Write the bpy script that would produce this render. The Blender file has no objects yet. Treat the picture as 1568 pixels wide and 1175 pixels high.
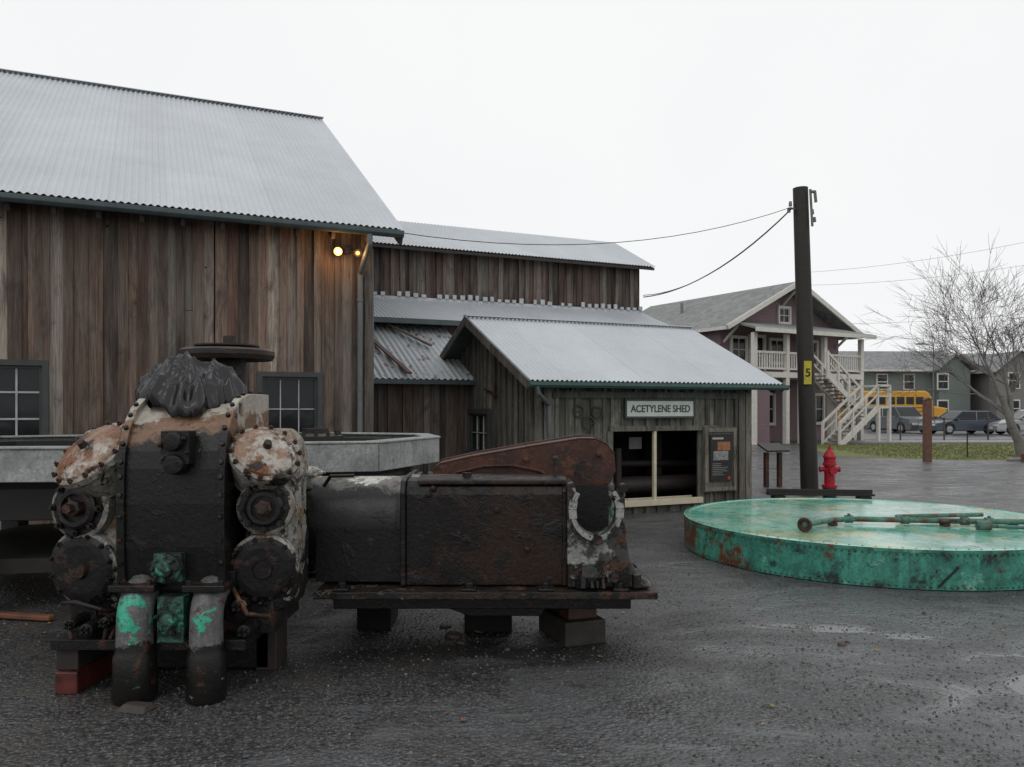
import bpy, bmesh, math, random
from mathutils import Vector, Matrix, noise
random.seed(7)
R=random.Random(11)
scene=bpy.context.scene
# ------------------------------------------------------------------ materials
def newmat(name):
    m=bpy.data.materials.new(name); m.use_nodes=True
    nt=m.node_tree; b=nt.nodes["Principled BSDF"]
    return m,nt,b
def N(nt,t,**k):
    n=nt.nodes.new(t)
    for a,v in k.items(): setattr(n,a,v)
    return n
def c4(c): return (c[0],c[1],c[2],1)
def noise_n(nt,vec,scale,detail=6,rough=.6,mapping=None,dist=0.0):
    if mapping:
        mp=N(nt,'ShaderNodeMapping'); mp.inputs['Scale'].default_value=mapping
        nt.links.new(vec,mp.inputs['Vector']); vec=mp.outputs[0]
    n=N(nt,'ShaderNodeTexNoise'); n.inputs['Scale'].default_value=scale
    n.inputs['Detail'].default_value=min(detail,6); n.inputs['Roughness'].default_value=rough
    n.inputs['Distortion'].default_value=dist
    nt.links.new(vec,n.inputs['Vector']); return n.outputs['Fac']
def maprange(nt,v,a,b,c=0,d=1):
    n=N(nt,'ShaderNodeMapRange'); n.inputs[1].default_value=a; n.inputs[2].default_value=b
    n.inputs[3].default_value=c; n.inputs[4].default_value=d
    nt.links.new(v,n.inputs[0]); return n.outputs[0]
def mix(nt,f,a,b,bt='MIX'):
    n=N(nt,'ShaderNodeMix',data_type='RGBA',blend_type=bt)
    for s,v in ((0,f),(6,a),(7,b)):
        if isinstance(v,(int,float)): n.inputs[s].default_value=v
        elif isinstance(v,tuple): n.inputs[s].default_value=c4(v)
        else: nt.links.new(v,n.inputs[s])
    return n.outputs[2]
def math_n(nt,op,a,b=None):
    n=N(nt,'ShaderNodeMath',operation=op)
    for i,v in enumerate((a,b)):
        if v is None: continue
        if isinstance(v,(int,float)): n.inputs[i].default_value=v
        else: nt.links.new(v,n.inputs[i])
    return n.outputs[0]
def bump(nt,b,h,strength,dist):
    n=N(nt,'ShaderNodeBump'); n.inputs['Strength'].default_value=strength; n.inputs['Distance'].default_value=dist
    nt.links.new(h,n.inputs['Height']); nt.links.new(n.outputs[0],b.inputs['Normal'])
def peel(name,base,layers,rough=.5,bmp=.5,metal=0.0,rvar=.25,grime=.0,spec=.35):
    m,nt,b=newmat(name)
    tc=N(nt,'ShaderNodeTexCoord').outputs['Object']
    sep=N(nt,'ShaderNodeSeparateXYZ'); nt.links.new(tc,sep.inputs[0])
    fine=noise_n(nt,tc,35,6,.7)
    col=mix(nt,maprange(nt,fine,.3,.7),tuple(x*.6 for x in base),tuple(min(1,x*1.35) for x in base))
    hs=fine
    if grime:
        g=noise_n(nt,tc,1.0,6,.7,mapping=(11,11,2.2),dist=.6)
        gf=math_n(nt,'MULTIPLY',maprange(nt,g,.42,.62),grime)
    for L in layers:
        c,sc,thr,soft=L[:4]; ex=L[4] if len(L)>4 else {}
        f=noise_n(nt,tc,sc,6,.68,mapping=ex.get('map'),dist=ex.get('dist',.3))
        for ax,i in (('x',0),('y',1),('z',2)):
            if ax in ex:
                z0,k=ex[ax]
                f=math_n(nt,'ADD',f,math_n(nt,'MULTIPLY',math_n(nt,'SUBTRACT',sep.outputs[i],z0),k))
        f=maprange(nt,f,thr-soft,thr+soft)
        cc=mix(nt,maprange(nt,fine,.3,.7),tuple(x*.7 for x in c),tuple(min(1,x*1.2) for x in c))
        col=mix(nt,f,col,cc)
        hs=math_n(nt,'ADD',hs,math_n(nt,'MULTIPLY',f,.6))
    if grime: col=mix(nt,gf,col,(.018,.014,.011))
    nt.links.new(col,b.inputs['Base Color'])
    r=noise_n(nt,tc,7,5,.6)
    nt.links.new(maprange(nt,r,.3,.7,rough-rvar*.5,rough+rvar*.5),b.inputs['Roughness'])
    b.inputs['Metallic'].default_value=metal; b.inputs['Specular IOR Level'].default_value=spec
    bump(nt,b,hs,bmp,.008)
    return m
def wood(name,grey=(.2,.2,.19),gfac=.5,rough=.75,stain=1.0,moss=None):
    m,nt,b=newmat(name)
    tc=N(nt,'ShaderNodeTexCoord').outputs['Object']
    at=N(nt,'ShaderNodeAttribute',attribute_name='Col').outputs['Color']
    g=noise_n(nt,tc,1.0,6,.75,mapping=(60,60,1.8))
    g2=noise_n(nt,tc,1.0,5,.65,mapping=(9,9,.8))
    p=noise_n(nt,tc,1.0,6,.72,mapping=(5,5,1.4),dist=.6)
    col=mix(nt,maprange(nt,g,.32,.70),(.35,.34,.33),(1.45,1.44,1.42))
    col=mix(nt,1.0,at,col,'MULTIPLY')
    gg=mix(nt,maprange(nt,g,.3,.7),tuple(x*.6 for x in grey),tuple(x*1.25 for x in grey))
    col=mix(nt,math_n(nt,'MULTIPLY',maprange(nt,g2,.42,.64),gfac),col,gg)
    col=mix(nt,math_n(nt,'MULTIPLY',maprange(nt,p,.50,.68),.75*stain),col,(.03,.025,.022))
    if moss:
        q=noise_n(nt,tc,5,6,.75)
        col=mix(nt,math_n(nt,'MULTIPLY',maprange(nt,q,.54,.62),.6),col,moss)
    nt.links.new(col,b.inputs['Base Color'])
    b.inputs['Roughness'].default_value=rough
    b.inputs['Specular IOR Level'].default_value=.3
    bump(nt,b,g,.6,.006)
    return m
def plain(name,c,rough=.6,metal=0,var=.25,scale=6,spec=.5):
    m,nt,b=newmat(name)
    tc=N(nt,'ShaderNodeTexCoord').outputs['Object']
    f=noise_n(nt,tc,scale,6,.65)
    nt.links.new(mix(nt,maprange(nt,f,.3,.7),tuple(x*(1-var) for x in c),tuple(min(1,x*(1+var)) for x in c)),b.inputs['Base Color'])
    b.inputs['Roughness'].default_value=rough; b.inputs['Metallic'].default_value=metal
    b.inputs['Specular IOR Level'].default_value=spec
    return m
def glass(name,c=(.012,.014,.016)):
    m,nt,b=newmat(name)
    tc=N(nt,'ShaderNodeTexCoord').outputs['Object']
    f=noise_n(nt,tc,1.5,3,.5)
    nt.links.new(mix(nt,f,tuple(x*.5 for x in c),tuple(x*1.6 for x in c)),b.inputs['Base Color'])
    b.inputs['Roughness'].default_value=.1; b.inputs['Specular IOR Level'].default_value=.28
    bump(nt,b,f,.25,.03)
    return m
def metalroof(name,c=(.50,.53,.56),rust=0.0):
    m,nt,b=newmat(name)
    tc=N(nt,'ShaderNodeTexCoord').outputs['Object']
    at=N(nt,'ShaderNodeAttribute',attribute_name='Col').outputs['Color']
    f=noise_n(nt,tc,.7,6,.7); f2=noise_n(nt,tc,30,5,.6)
    col=mix(nt,maprange(nt,f,.3,.7),tuple(x*.88 for x in c),tuple(x*1.06 for x in c))
    col=mix(nt,maprange(nt,f2,.55,.75,0,.3),col,tuple(x*.75 for x in c))
    if rust: 
        q=noise_n(nt,tc,4,6,.7); col=mix(nt,maprange(nt,q,.6-rust,.66-rust,0,.8),col,(.13,.05,.025))
    col=mix(nt,1.0,at,col,'MULTIPLY')
    nt.links.new(col,b.inputs['Base Color'])
    b.inputs['Roughness'].default_value=.42; b.inputs['Metallic'].default_value=.2
    return m
# ------------------------------------------------------------------ mesh builder
def frame(o,xd):
    x=Vector((xd[0],xd[1],0)).normalized(); y=Vector((-x.y,x.x,0)); z=Vector((0,0,1))
    M=Matrix.Identity(4)
    for i in range(3):
        M[i][0]=x[i]; M[i][1]=y[i]; M[i][2]=z[i]
    M[0][3]=o[0]; M[1][3]=o[1]; M[2][3]=o[2] if len(o)>2 else 0
    return M
class MB:
    def __init__(s): s.v=[];s.f=[];s.m=[];s.c=[];s.s=[]
    def add(s,vs,fs,mat=0,col=(1,1,1),M=None,smooth=False):
        b=len(s.v)
        for p in vs:
            p=Vector(p); s.v.append(tuple(M@p) if M is not None else tuple(p))
        for f in fs:
            s.f.append([i+b for i in f]); s.m.append(mat); s.c.append(col); s.s.append(smooth)
    def box(s,lo,hi,mat=0,col=(1,1,1),M=None):
        x0,y0,z0=lo;x1,y1,z1=hi
        s.prism([(x0,y0),(x1,y0),(x1,y1),(x0,y1)],z0,z1,mat,col,M)
    def prism(s,poly,z0,z1,mat=0,col=(1,1,1),M=None):
        n=len(poly)
        s.add([(p[0],p[1],z0) for p in poly]+[(p[0],p[1],z1) for p in poly],
              [list(range(n))[::-1],list(range(n,2*n))]+[[i,(i+1)%n,n+(i+1)%n,n+i] for i in range(n)],mat,col,M)
    def ext(s,poly,d0,d1,plane='xz',mat=0,col=(1,1,1),M=None,smooth=False):
        n=len(poly)
        def g(p,d):
            return (p[0],d,p[1]) if plane=='xz' else (d,p[0],p[1])
        A=[g(p,d0) for p in poly];B=[g(p,d1) for p in poly]
        s.add(A,[list(range(n))],mat,col,M); s.add(B,[list(range(n))[::-1]],mat,col,M)
        s.add(A+B,[[i,(i+1)%n,n+(i+1)%n,n+i] for i in range(n)],mat,col,M,smooth)
    def hexa(s,P,mat=0,col=(1,1,1),M=None):
        s.add(P,[[3,2,1,0],[4,5,6,7],[0,1,5,4],[1,2,6,5],[2,3,7,6],[3,0,4,7]],mat,col,M)
    def lathe(s,o,ax,prof,n=20,mat=0,col=(1,1,1),M=None,smooth=True):
        o=Vector(o);ax=Vector(ax).normalized()
        t=ax.orthogonal().normalized() ; w=ax.cross(t)
        for k in range(len(prof)-1):
            (r0,h0),(r1,h1)=prof[k],prof[k+1]
            vs=[]
            for r,h in ((r0,h0),(r1,h1)):
                for i in range(n):
                    a=2*math.pi*i/n
                    vs.append(o+ax*h+(t*math.cos(a)+w*math.sin(a))*max(r,1e-5))
            s.add(vs,[[i,(i+1)%n,n+(i+1)%n,n+i] for i in range(n)],mat,col,M,smooth)
    def cyl(s,p0,p1,r0,r1=None,n=16,mat=0,col=(1,1,1),M=None,smooth=True):
        r1=r0 if r1 is None else r1
        p0=Vector(p0);p1=Vector(p1);L=(p1-p0).length
        s.lathe(p0,p1-p0,[(0,0),(r0,0),(r1,L),(0,L)],n,mat,col,M,smooth)
    def beam(s,p0,p1,w,h,mat=0,col=(1,1,1),M=None):
        p0=Vector(p0);p1=Vector(p1);d=(p1-p0).normalized()
        up=Vector((0,0,1)) if abs(d.z)<.95 else Vector((0,1,0))
        sx=d.cross(up).normalized();sz=sx.cross(d).normalized()
        P=[]
        for p in (p0,p1):
            P+=[p-sx*w/2-sz*h/2,p+sx*w/2-sz*h/2,p+sx*w/2+sz*h/2,p-sx*w/2+sz*h/2]
        s.hexa(P,mat,col,M)
    def dome(s,o,ax,r,h,n=16,k=5,mat=0,col=(1,1,1),M=None):
        s.lathe(o,ax,[(r*math.cos(i*math.pi/2/k),h*math.sin(i*math.pi/2/k)) for i in range(k+1)],n,mat,col,M)
    def tube(s,pts,r,n=8,mat=0,col=(1,1,1),M=None):
        for a,b in zip(pts[:-1],pts[1:]):
            s.cyl(a,b,r if not callable(r) else r(a),None,n,mat,col,M)
        for p in pts[1:-1]:
            s.dome(p,(0,0,1),r,r,n,3,mat,col,M); s.dome(p,(0,0,-1),r,r,n,3,mat,col,M)
    def bolts(s,o,ax,R_,n,r,h,mat=0,a0=0,a1=2*math.pi,M=None):
        o=Vector(o);ax=Vector(ax).normalized();t=ax.orthogonal().normalized();w=ax.cross(t)
        for i in range(n):
            a=a0+(a1-a0)*i/n
            p=o+(t*math.cos(a)+w*math.sin(a))*R_
            s.lathe(p,ax,[(0,0),(r,0),(r,h),(0,h)],6,mat,(1,1,1),M,False)
            s.lathe(p,ax,[(r*.55,h),(r*.55,h*1.7),(0,h*1.7)],6,mat,(1,1,1),M,False)
    def obj(s,name,mats,parent=None,bevel=0,seg=2):
        me=bpy.data.meshes.new(name); me.from_pydata(s.v,[],s.f)
        for m in mats: me.materials.append(m)
        for p,mi,sm in zip(me.polygons,s.m,s.s): p.material_index=mi; p.use_smooth=sm
        ca=me.color_attributes.new('Col','FLOAT_COLOR','CORNER')
        arr=[]
        for p,c in zip(me.polygons,s.c): arr+=[c[0],c[1],c[2],1.0]*p.loop_total
        ca.data.foreach_set('color',arr)
        me.validate(); me.update()
        o=bpy.data.objects.new(name,me); scene.collection.objects.link(o)
        if parent: o.parent=parent
        if bevel:
            bm=bmesh.new(); bm.from_mesh(me)
            bmesh.ops.remove_doubles(bm,verts=bm.verts,dist=1e-5)
            bmesh.ops.recalc_face_normals(bm,faces=bm.faces); bm.to_mesh(me); bm.free()
            md=o.modifiers.new('Bevel','BEVEL'); md.width=bevel; md.segments=seg; md.limit_method='ANGLE'; md.angle_limit=math.radians(35)
            md.harden_normals=False
        return o
def empty(name,loc=(0,0,0)):
    o=bpy.data.objects.new(name,None); scene.collection.objects.link(o); o.empty_display_size=.3
    return o
# ------------------------------------------------------------------ shared materials
M_BARN=wood('barn_wood',(.20,.175,.15),.42)
M_SHED=wood('shed_wood',(.15,.152,.14),.65,moss=(.06,.07,.045),stain=1.1)
M_DARKW=plain('dark_backing',(.010,.008,.007),.9)
M_ROOF=metalroof('corrugated_metal')
M_ROOF2=metalroof('old_corrugated_metal',(.42,.45,.47),.04)
M_GUT=plain('gutter_paint',(.045,.065,.068),.45)
M_DSP=plain('downspout_zinc',(.10,.11,.11),.45)
M_GLASS=glass('window_glass')
M_FRAME=plain('dark_window_paint',(.04,.045,.042),.6)
M_MUNT=plain('white_muntins',(.35,.35,.34),.6)
M_CREAM=plain('cream_paint',(.50,.45,.33),.6,var=.15)
M_BLACK=plain('black_iron',(.016,.015,.014),.45,spec=.35)
M_RUST=peel('rusty_iron',(.07,.028,.016),[((.025,.016,.012),4,.50,.08),((.15,.055,.02),9,.60,.05)],.55)
M_PWOOD=plain('pole_wood',(.020,.016,.013),.7,scale=9)
def desat(P,k):
    out=[]
    for c in P:
        g=sum(c)/3; out.append(tuple(x*(1-k)+g*k for x in c))
    return out
PAL_A=desat([(.195,.130,.098),(.11,.074,.056),(.26,.20,.16),(.15,.088,.064),(.24,.21,.18),(.075,.052,.042),(.18,.12,.09),(.34,.28,.235),(.15,.08,.055),(.26,.225,.19)],.08)
PAL_S=[(.11,.105,.09),(.15,.145,.125),(.08,.075,.065),(.12,.108,.09),(.20,.19,.165)]
PAL_B=desat([(.11,.07,.057),(.06,.042,.036),(.14,.11,.098),(.09,.048,.038),(.16,.14,.125),(.04,.032,.028)],.1)
def board_wall(mb,M,x0,x1,z0,zt,ops,pal,wmin=.18,wmax=.27,batten=.09,seed=1,mat=0,bmat=1):
    r=random.Random(seed); br=[x0]; x=x0
    edges=sorted([e for o in ops for e in (o[0],o[1]) if x0<e<x1])
    while x<x1-1e-4:
        nx=x+r.uniform(wmin,wmax)
        for e in edges:
            if x+1e-4<e<nx+.06: nx=e;break
        if nx>x1-.08: nx=x1
        br.append(nx); x=nx
    for a,b in zip(br[:-1],br[1:]):
        c=Vector(r.choice(pal))*r.uniform(.6,1.35); mid=(a+b)/2
        segs=[(z0,None)]
        for o in sorted(ops,key=lambda q:q[2]):
            if o[0]-1e-3<mid<o[1]+1e-3:
                l=segs.pop(); segs.append((l[0],o[2])); segs.append((o[3],None))
        if segs[0][1] is None and r.random()<.12 and zt(mid)-z0>2.5:
            cut=r.uniform(z0+.6,zt(mid)-.8); segs=[(z0,cut),(cut+.006,None)]
        for s0,s1 in segs:
            ta=zt(a) if s1 is None else s1; tb=zt(b) if s1 is None else s1
            if ta-s0<.03 and tb-s0<.03: continue
            g=r.uniform(.004,.012); bz=s0-(r.uniform(0,.03) if s0==z0 else 0)
            yj=r.uniform(-.010,.004)
            P=lambda xa,xb,ya,yb,t0,t1:[(xa,ya,bz),(xb,ya,bz),(xb,yb,bz),(xa,yb,bz),(xa,ya,t0),(xb,ya,t1),(xb,yb,t1),(xa,yb,t0)]
            mb.hexa(P(a+g,b-g,-.028+yj,-.002,ta,tb),mat,tuple(c*r.uniform(.85,1.15)),M)
            mb.hexa(P(a,b,0.0,.02,ta,tb),bmat,(1,1,1),M)
            if r.random()<.3:
                kz=r.uniform(s0+.2,max(s0+.25,min(ta,tb)-.2)); kx=r.uniform(a+.05,b-.05)
                mb.lathe((kx,-.0295+yj,kz),(0,-1,0),[(r.uniform(.008,.018),0),(0,.001)],8,bmat,(1,1,1),M,False)
    if batten:
        for b in br[1:-1]:
            if r.random()<.08: continue
            c=Vector(r.choice(pal))*r.uniform(.5,1.3); w=batten*r.uniform(.75,1.3)
            segs=[(z0,None)]
            for o in sorted(ops,key=lambda q:q[2]):
                if o[0]-w/2<b<o[1]+w/2:
                    l=segs.pop(); segs.append((l[0],o[2])); segs.append((o[3],None))
            for s0,s1 in segs:
                t=min(zt(b-w/2),zt(b+w/2)) if s1 is None else s1
                if t-s0<.04: continue
                tl=r.uniform(-.008,.008)
                yo=-.064+r.uniform(-.004,.006)
                mb.hexa([(b-w/2+tl,yo,s0),(b+w/2+tl,yo,s0),(b+w/2+tl,-.041,s0),(b-w/2+tl,-.041,s0),
                         (b-w/2-tl,yo,t),(b+w/2-tl,yo,t),(b+w/2-tl,-.041,t),(b-w/2-tl,-.041,t)],mat,tuple(c),M)
def corr(mb,M,u0,u1,a,b,period=.085,amp=.012,mat=0,seed=0,rows=1,sheet=.68):
    r=random.Random(seed)
    va,za=a;vb,zb=b
    d=Vector((0,vb-va,zb-za)).normalized(); nrm=Vector((0,-d.z,d.y))
    if nrm.z<0: nrm=-nrm
    cols=int((u1-u0)/(period/8))
    cvals=[r.uniform(.96,1.02) for _ in range(int((u1-u0)/sheet)+2)]
    vs=[]
    for i in range(cols+1):
        u=u0+(u1-u0)*i/cols
        h=amp*math.cos(2*math.pi*(u-u0)/period)
        for f in (0,1):
            p=Vector((u,va+(vb-va)*f,za+(zb-za)*f))+nrm*h; vs.append(p)
    base=len(mb.v)
    for p in vs: mb.v.append(tuple(M@p))
    for i in range(cols):
        u=(u1-u0)*i/cols; c=cvals[int(u/sheet)]
        if abs((u/sheet)%1)<.012: c*=.86
        mb.f.append([base+2*i,base+2*i+2,base+2*i+3,base+2*i+1]); mb.m.append(mat); mb.c.append((c,c,c)); mb.s.append(True)
def window(name,M,x0,x1,z0,z1,nx,nz,parent,fm=M_FRAME,mm=M_MUNT,fw=.07,depth=.0,mw=.02,glassm=None):
    mb=MB()
    f=fw
    y0=-.085+depth;y1=.05+depth
    mb.box((x0-f,y0,z0-f),(x0,y1,z1+f),0,M=M); mb.box((x1,y0,z0-f),(x1+f,y1,z1+f),0,M=M)
    mb.box((x0,y0,z1),(x1,y1,z1+f),0,M=M); mb.box((x0,y0-.03,z0-f),(x1,y1,z0),0,M=M)
    mb.box((x0,.0+depth,z0),(x1,.01+depth,z1),2,M=M)
    s=.035
    for a,b,c,d in ((x0,x0+s,z0,z1),(x1-s,x1,z0,z1),(x0+s,x1-s,z0,z0+s),(x0+s,x1-s,z1-s,z1)):
        mb.box((a,-.04+depth,c),(b,-.002+depth,d),0,M=M)
    for i in range(1,nx):
        x=x0+(x1-x0)*i/nx; mb.box((x-mw/2,-.025+depth,z0+s),(x+mw/2,-.003+depth,z1-s),1,M=M)
    for i in range(1,nz):
        z=z0+(z1-z0)*i/nz; mb.box((x0+s,-.027+depth,z-mw/2),(x1-s,-.004+depth,z+mw/2),1,M=M)
    return mb.obj(name,[fm,mm,glassm or M_GLASS],parent)
# ------------------------------------------------------------------ ground
def ground_mat():
    m,nt,b=newmat('wet_gravel')
    tc=N(nt,'ShaderNodeTexCoord').outputs['Object']
    sep=N(nt,'ShaderNodeSeparateXYZ'); nt.links.new(tc,sep.inputs[0])
    vo=N(nt,'ShaderNodeTexVoronoi'); vo.inputs['Scale'].default_value=38; nt.links.new(tc,vo.inputs['Vector'])
    vo2=N(nt,'ShaderNodeTexVoronoi'); vo2.inputs['Scale'].default_value=90; nt.links.new(tc,vo2.inputs['Vector'])
    bw=N(nt,'ShaderNodeRGBToBW'); nt.links.new(vo.outputs['Color'],bw.inputs[0])
    bw2=N(nt,'ShaderNodeRGBToBW'); nt.links.new(vo2.outputs['Color'],bw2.inputs[0])
    big=noise_n(nt,tc,.5,5,.62,dist=.8)
    mid=noise_n(nt,tc,2.4,6,.72,dist=.5)
    col=mix(nt,maprange(nt,bw.outputs[0],.25,.75),(.018,.018,.020),(.080,.080,.084))
    col=mix(nt,.5,col,mix(nt,maprange(nt,bw2.outputs[0],.25,.75),(.014,.014,.015),(.120,.121,.125)))
    col=mix(nt,maprange(nt,bw.outputs[0],.76,.82,0,.4),col,(.13,.13,.13))
    col=mix(nt,maprange(nt,bw2.outputs[0],.76,.82,0,.6),col,(.20,.20,.195))
    col=mix(nt,maprange(nt,vo.outputs['Distance'],.35,.75,0,.6),col,(.012,.012,.013))
    col=mix(nt,maprange(nt,mid,.42,.66,0,.6),col,(.060,.061,.064))
    sx=maprange(nt,sep.outputs[0],1.5,-3.5)
    br=math_n(nt,'MULTIPLY',maprange(nt,mid,.50,.64),sx)
    col=mix(nt,math_n(nt,'MULTIPLY',br,.65),col,(.055,.040,.018))
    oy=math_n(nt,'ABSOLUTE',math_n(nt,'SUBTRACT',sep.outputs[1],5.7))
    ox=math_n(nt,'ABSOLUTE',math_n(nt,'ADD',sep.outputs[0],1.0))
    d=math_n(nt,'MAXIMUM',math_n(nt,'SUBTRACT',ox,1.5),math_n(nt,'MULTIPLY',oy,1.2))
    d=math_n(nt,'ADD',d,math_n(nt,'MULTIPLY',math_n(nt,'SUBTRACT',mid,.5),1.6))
    under_shade=maprange(nt,d,1.35,.35)
    col=mix(nt,math_n(nt,'MULTIPLY',under_shade,.72),col,(.014,.012,.010))  # under-engine shade painted into the ground colour
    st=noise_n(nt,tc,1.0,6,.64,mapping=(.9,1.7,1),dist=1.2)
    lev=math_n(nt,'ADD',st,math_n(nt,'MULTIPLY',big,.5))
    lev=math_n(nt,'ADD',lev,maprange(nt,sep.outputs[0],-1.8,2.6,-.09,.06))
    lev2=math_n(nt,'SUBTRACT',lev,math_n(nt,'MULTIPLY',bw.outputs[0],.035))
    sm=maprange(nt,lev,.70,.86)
    col=mix(nt,math_n(nt,'MULTIPLY',sm,.62),col,(.125,.128,.132))  # pale silt plus wet sheen, its brightness put into the base colour
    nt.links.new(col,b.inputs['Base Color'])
    pud=maprange(nt,lev2,.78,.90)
    ro=N(nt,'ShaderNodeMix'); nt.links.new(pud,ro.inputs[0]); ro.inputs[3].default_value=.10
    nt.links.new(maprange(nt,mid,.3,.7,.30,.50),ro.inputs[2])
    nt.links.new(ro.outputs[0],b.inputs['Roughness'])
    h=math_n(nt,'ADD',math_n(nt,'MULTIPLY',bw.outputs[0],1.0),math_n(nt,'MULTIPLY',bw2.outputs[0],.6))
    h=math_n(nt,'SUBTRACT',h,math_n(nt,'MULTIPLY',vo.outputs['Distance'],1.1))
    h=math_n(nt,'MULTIPLY',h,maprange(nt,pud,0,1,1,.08))
    h=math_n(nt,'ADD',h,math_n(nt,'MULTIPLY',math_n(nt,'MULTIPLY',mid,1.5),maprange(nt,pud,0,1,1,.1)))
    bump(nt,b,h,.75,.012)
    return m
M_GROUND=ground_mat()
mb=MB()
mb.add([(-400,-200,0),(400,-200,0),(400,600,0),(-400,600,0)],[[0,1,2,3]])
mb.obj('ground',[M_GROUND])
def scatter(name,n,x0,x1,y0,y1,s0,s1,mats,seed,z=0):
    r=random.Random(seed);mb=MB()
    for _ in range(n):
        t=r.random()**1.6; y=y0+(y1-y0)*t; x=r.uniform(x0,x1)*(y/y1*.8+.2)
        s=r.uniform(s0,s1)*r.uniform(.6,1.2); a=r.random()*6.28
        P=[]
        for k in range(5):
            an=a+k*1.2566+r.uniform(-.3,.3); P.append((x+math.cos(an)*s*r.uniform(.7,1.2),y+math.sin(an)*s*r.uniform(.7,1.2),z-.002))
        T=[(p[0]*.55+x*.45,p[1]*.55+y*.45,z+s*r.uniform(.4,.8)) for p in P]
        g=r.choice((.35,.5,.7,.8,.9,1.1,1.4)) if r.random()<.97 else 2.4
        mb.add(P+T,[[0,1,6,5],[1,2,7,6],[2,3,8,7],[3,4,9,8],[4,0,5,9],[5,6,7,8,9]],0,(g,g*r.uniform(.93,1),g*r.uniform(.88,1)))
    return mb.obj(name,mats)
def attr_mat(name,c,rough):
    m,nt,b=newmat(name)
    at=N(nt,'ShaderNodeAttribute',attribute_name='Col').outputs['Color']
    nt.links.new(mix(nt,1.0,at,c,'MULTIPLY'),b.inputs['Base Color']); b.inputs['Roughness'].default_value=rough
    return m
scatter('gravel',26000,-8,9,2.2,11,.004,.012,[attr_mat('gravel_stone',(.062,.062,.062),.4)],3)
scatter('loose_stones',40,-5,8,3.2,10,.014,.024,[attr_mat('stone_grey',(.09,.088,.082),.5)],5)
mb=MB()
for _ in range(70):
    y=R.uniform(3,9);x=R.uniform(-.6,.65)*y;a=R.random()*6.28;s=R.uniform(.012,.03)
    mb.add([(x+math.cos(a+k)*s*w,y+math.sin(a+k)*s*w,.008+R.random()*.008) for k,w in ((0,1),(1.5,.5),(3.1,1),(4.7,.5))],[[0,1,2,3]],0,(1,R.uniform(.6,1),.5))
mb.obj('fallen_leaves',[attr_mat('leaf_litter',(.20,.15,.08),.6)])
def grassm():
    m,nt,b=newmat('grass')
    tc=N(nt,'ShaderNodeTexCoord').outputs['Object']
    f=noise_n(nt,tc,1.2,6,.8)
    col=mix(nt,maprange(nt,f,.35,.65),(.17,.17,.055),(.10,.125,.035))
    nt.links.new(col,b.inputs['Base Color']);b.inputs['Roughness'].default_value=.9
    bump(nt,b,f,.6,.1); return m
M_GR=grassm()
mb=MB(); mb.add([(11.0,27.0,.004),(14,25.2,.004),(70,25.2,.004),(70,36.4,.004),(13,36.4,.004)],[[0,1,2,3,4]])
r=random.Random(4)
for _ in range(9000):
    y=r.uniform(25.4,36.0); x=r.uniform(14,26) if r.random()<.9 else r.uniform(12.5,14)
    if y<27.4-(x-11)*.6: continue
    h=r.uniform(.02,.05);a=r.random()*3.14;dx=math.cos(a)*.03;dy=math.sin(a)*.03
    mb.add([(x-dx,y-dy,.004),(x+dx,y+dy,.004),(x+r.uniform(-.03,.03),y,.004+h)],[[0,1,2]])
mb.obj('grass',[M_GR])
M_CONC=plain('concrete',(.24,.24,.235),.6)
M_ASPH=plain('asphalt',(.07,.07,.073),.3,scale=2)
mb=MB(); mb.box((15,36.8,0),(80,38.2,.10),0); mb.obj('sidewalk',[M_CONC],bevel=.02)
mb=MB(); mb.add([(15,42,.006),(120,42,.006),(120,70,.006),(15,70,.006)],[[0,1,2,3]]); mb.obj('parking_lot',[M_ASPH])
mb=MB(); mb.box((15.5,24.8,0),(60,25.0,.09)); mb.obj('kerb',[M_CONC],bevel=.02)
M_WP=plain('lot_marking_paint',(.6,.6,.58),.5)
mb=MB()
for i in range(12):
    x=20+i*3.0; mb.add([(x,46,.011),(x+.12,46,.011),(x+.12,50.5,.011),(x,50.5,.011)],[[0,1,2,3]])
mb.obj('parking_markings',[M_WP])
mb=MB()
for i in range(14):
    x=19.5+i*2.2; mb.cyl((x,40,0),(x,40,1.15),.04,n=6); mb.dome((x,40,1.15),(0,0,1),.05,.04,6,2)
for z in (.25,.55,.85,1.1): mb.cyl((19.5,40,z),(48.1,40,z),.014,n=5)
mb.obj('wire_fence',[plain('fence_steel',(.05,.05,.05),.5)])
# ------------------------------------------------------------------ barn A
dA=Vector((.91,.415)).normalized(); 
FA=frame((-2.14,11.77),dA)
def sub(M,u,v,rot):
    o=M@Vector((u,v,0)); x=Vector((M[0][0],M[1][0])); y=Vector((M[0][1],M[1][1]))
    d={0:x,1:-y,2:-x,3:y}[rot]
    return frame((o.x,o.y),d)
barn=empty('board_and_batten_barn')
mb=MB()
slA=(7.83-4.25)/6.0
zroofA=lambda v:4.25+slA*(min(v+.4,12.0-(v+.4)))-.06
ops=[(-1.50,-.74,1.18,2.09),(-5.0,-4.15,1.18,2.18)]
board_wall(mb,FA,-14,0,0,lambda x:zroofA(0),ops,PAL_A,seed=5,wmin=.2,wmax=.32,batten=.12)
Mg=sub(FA,0,0,3)
board_wall(mb,Mg,.03,11.2,0,lambda x:zroofA(x),[],PAL_A,seed=6)
Mb=sub(FA,0,11.2,2)
board_wall(mb,Mb,0,14,0,lambda x:zroofA(0),[],PAL_A,seed=8,batten=0,wmin=.3,wmax=.4)
mb.obj('walls',[M_BARN,M_DARKW],barn)
window('window_right',FA,-1.50,-.74,1.18,2.09,3,2,barn,mw=.014)
window('window_left',FA,-5.0,-4.15,1.18,2.18,3,3,barn,mw=.022)
mb=MB()
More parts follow.
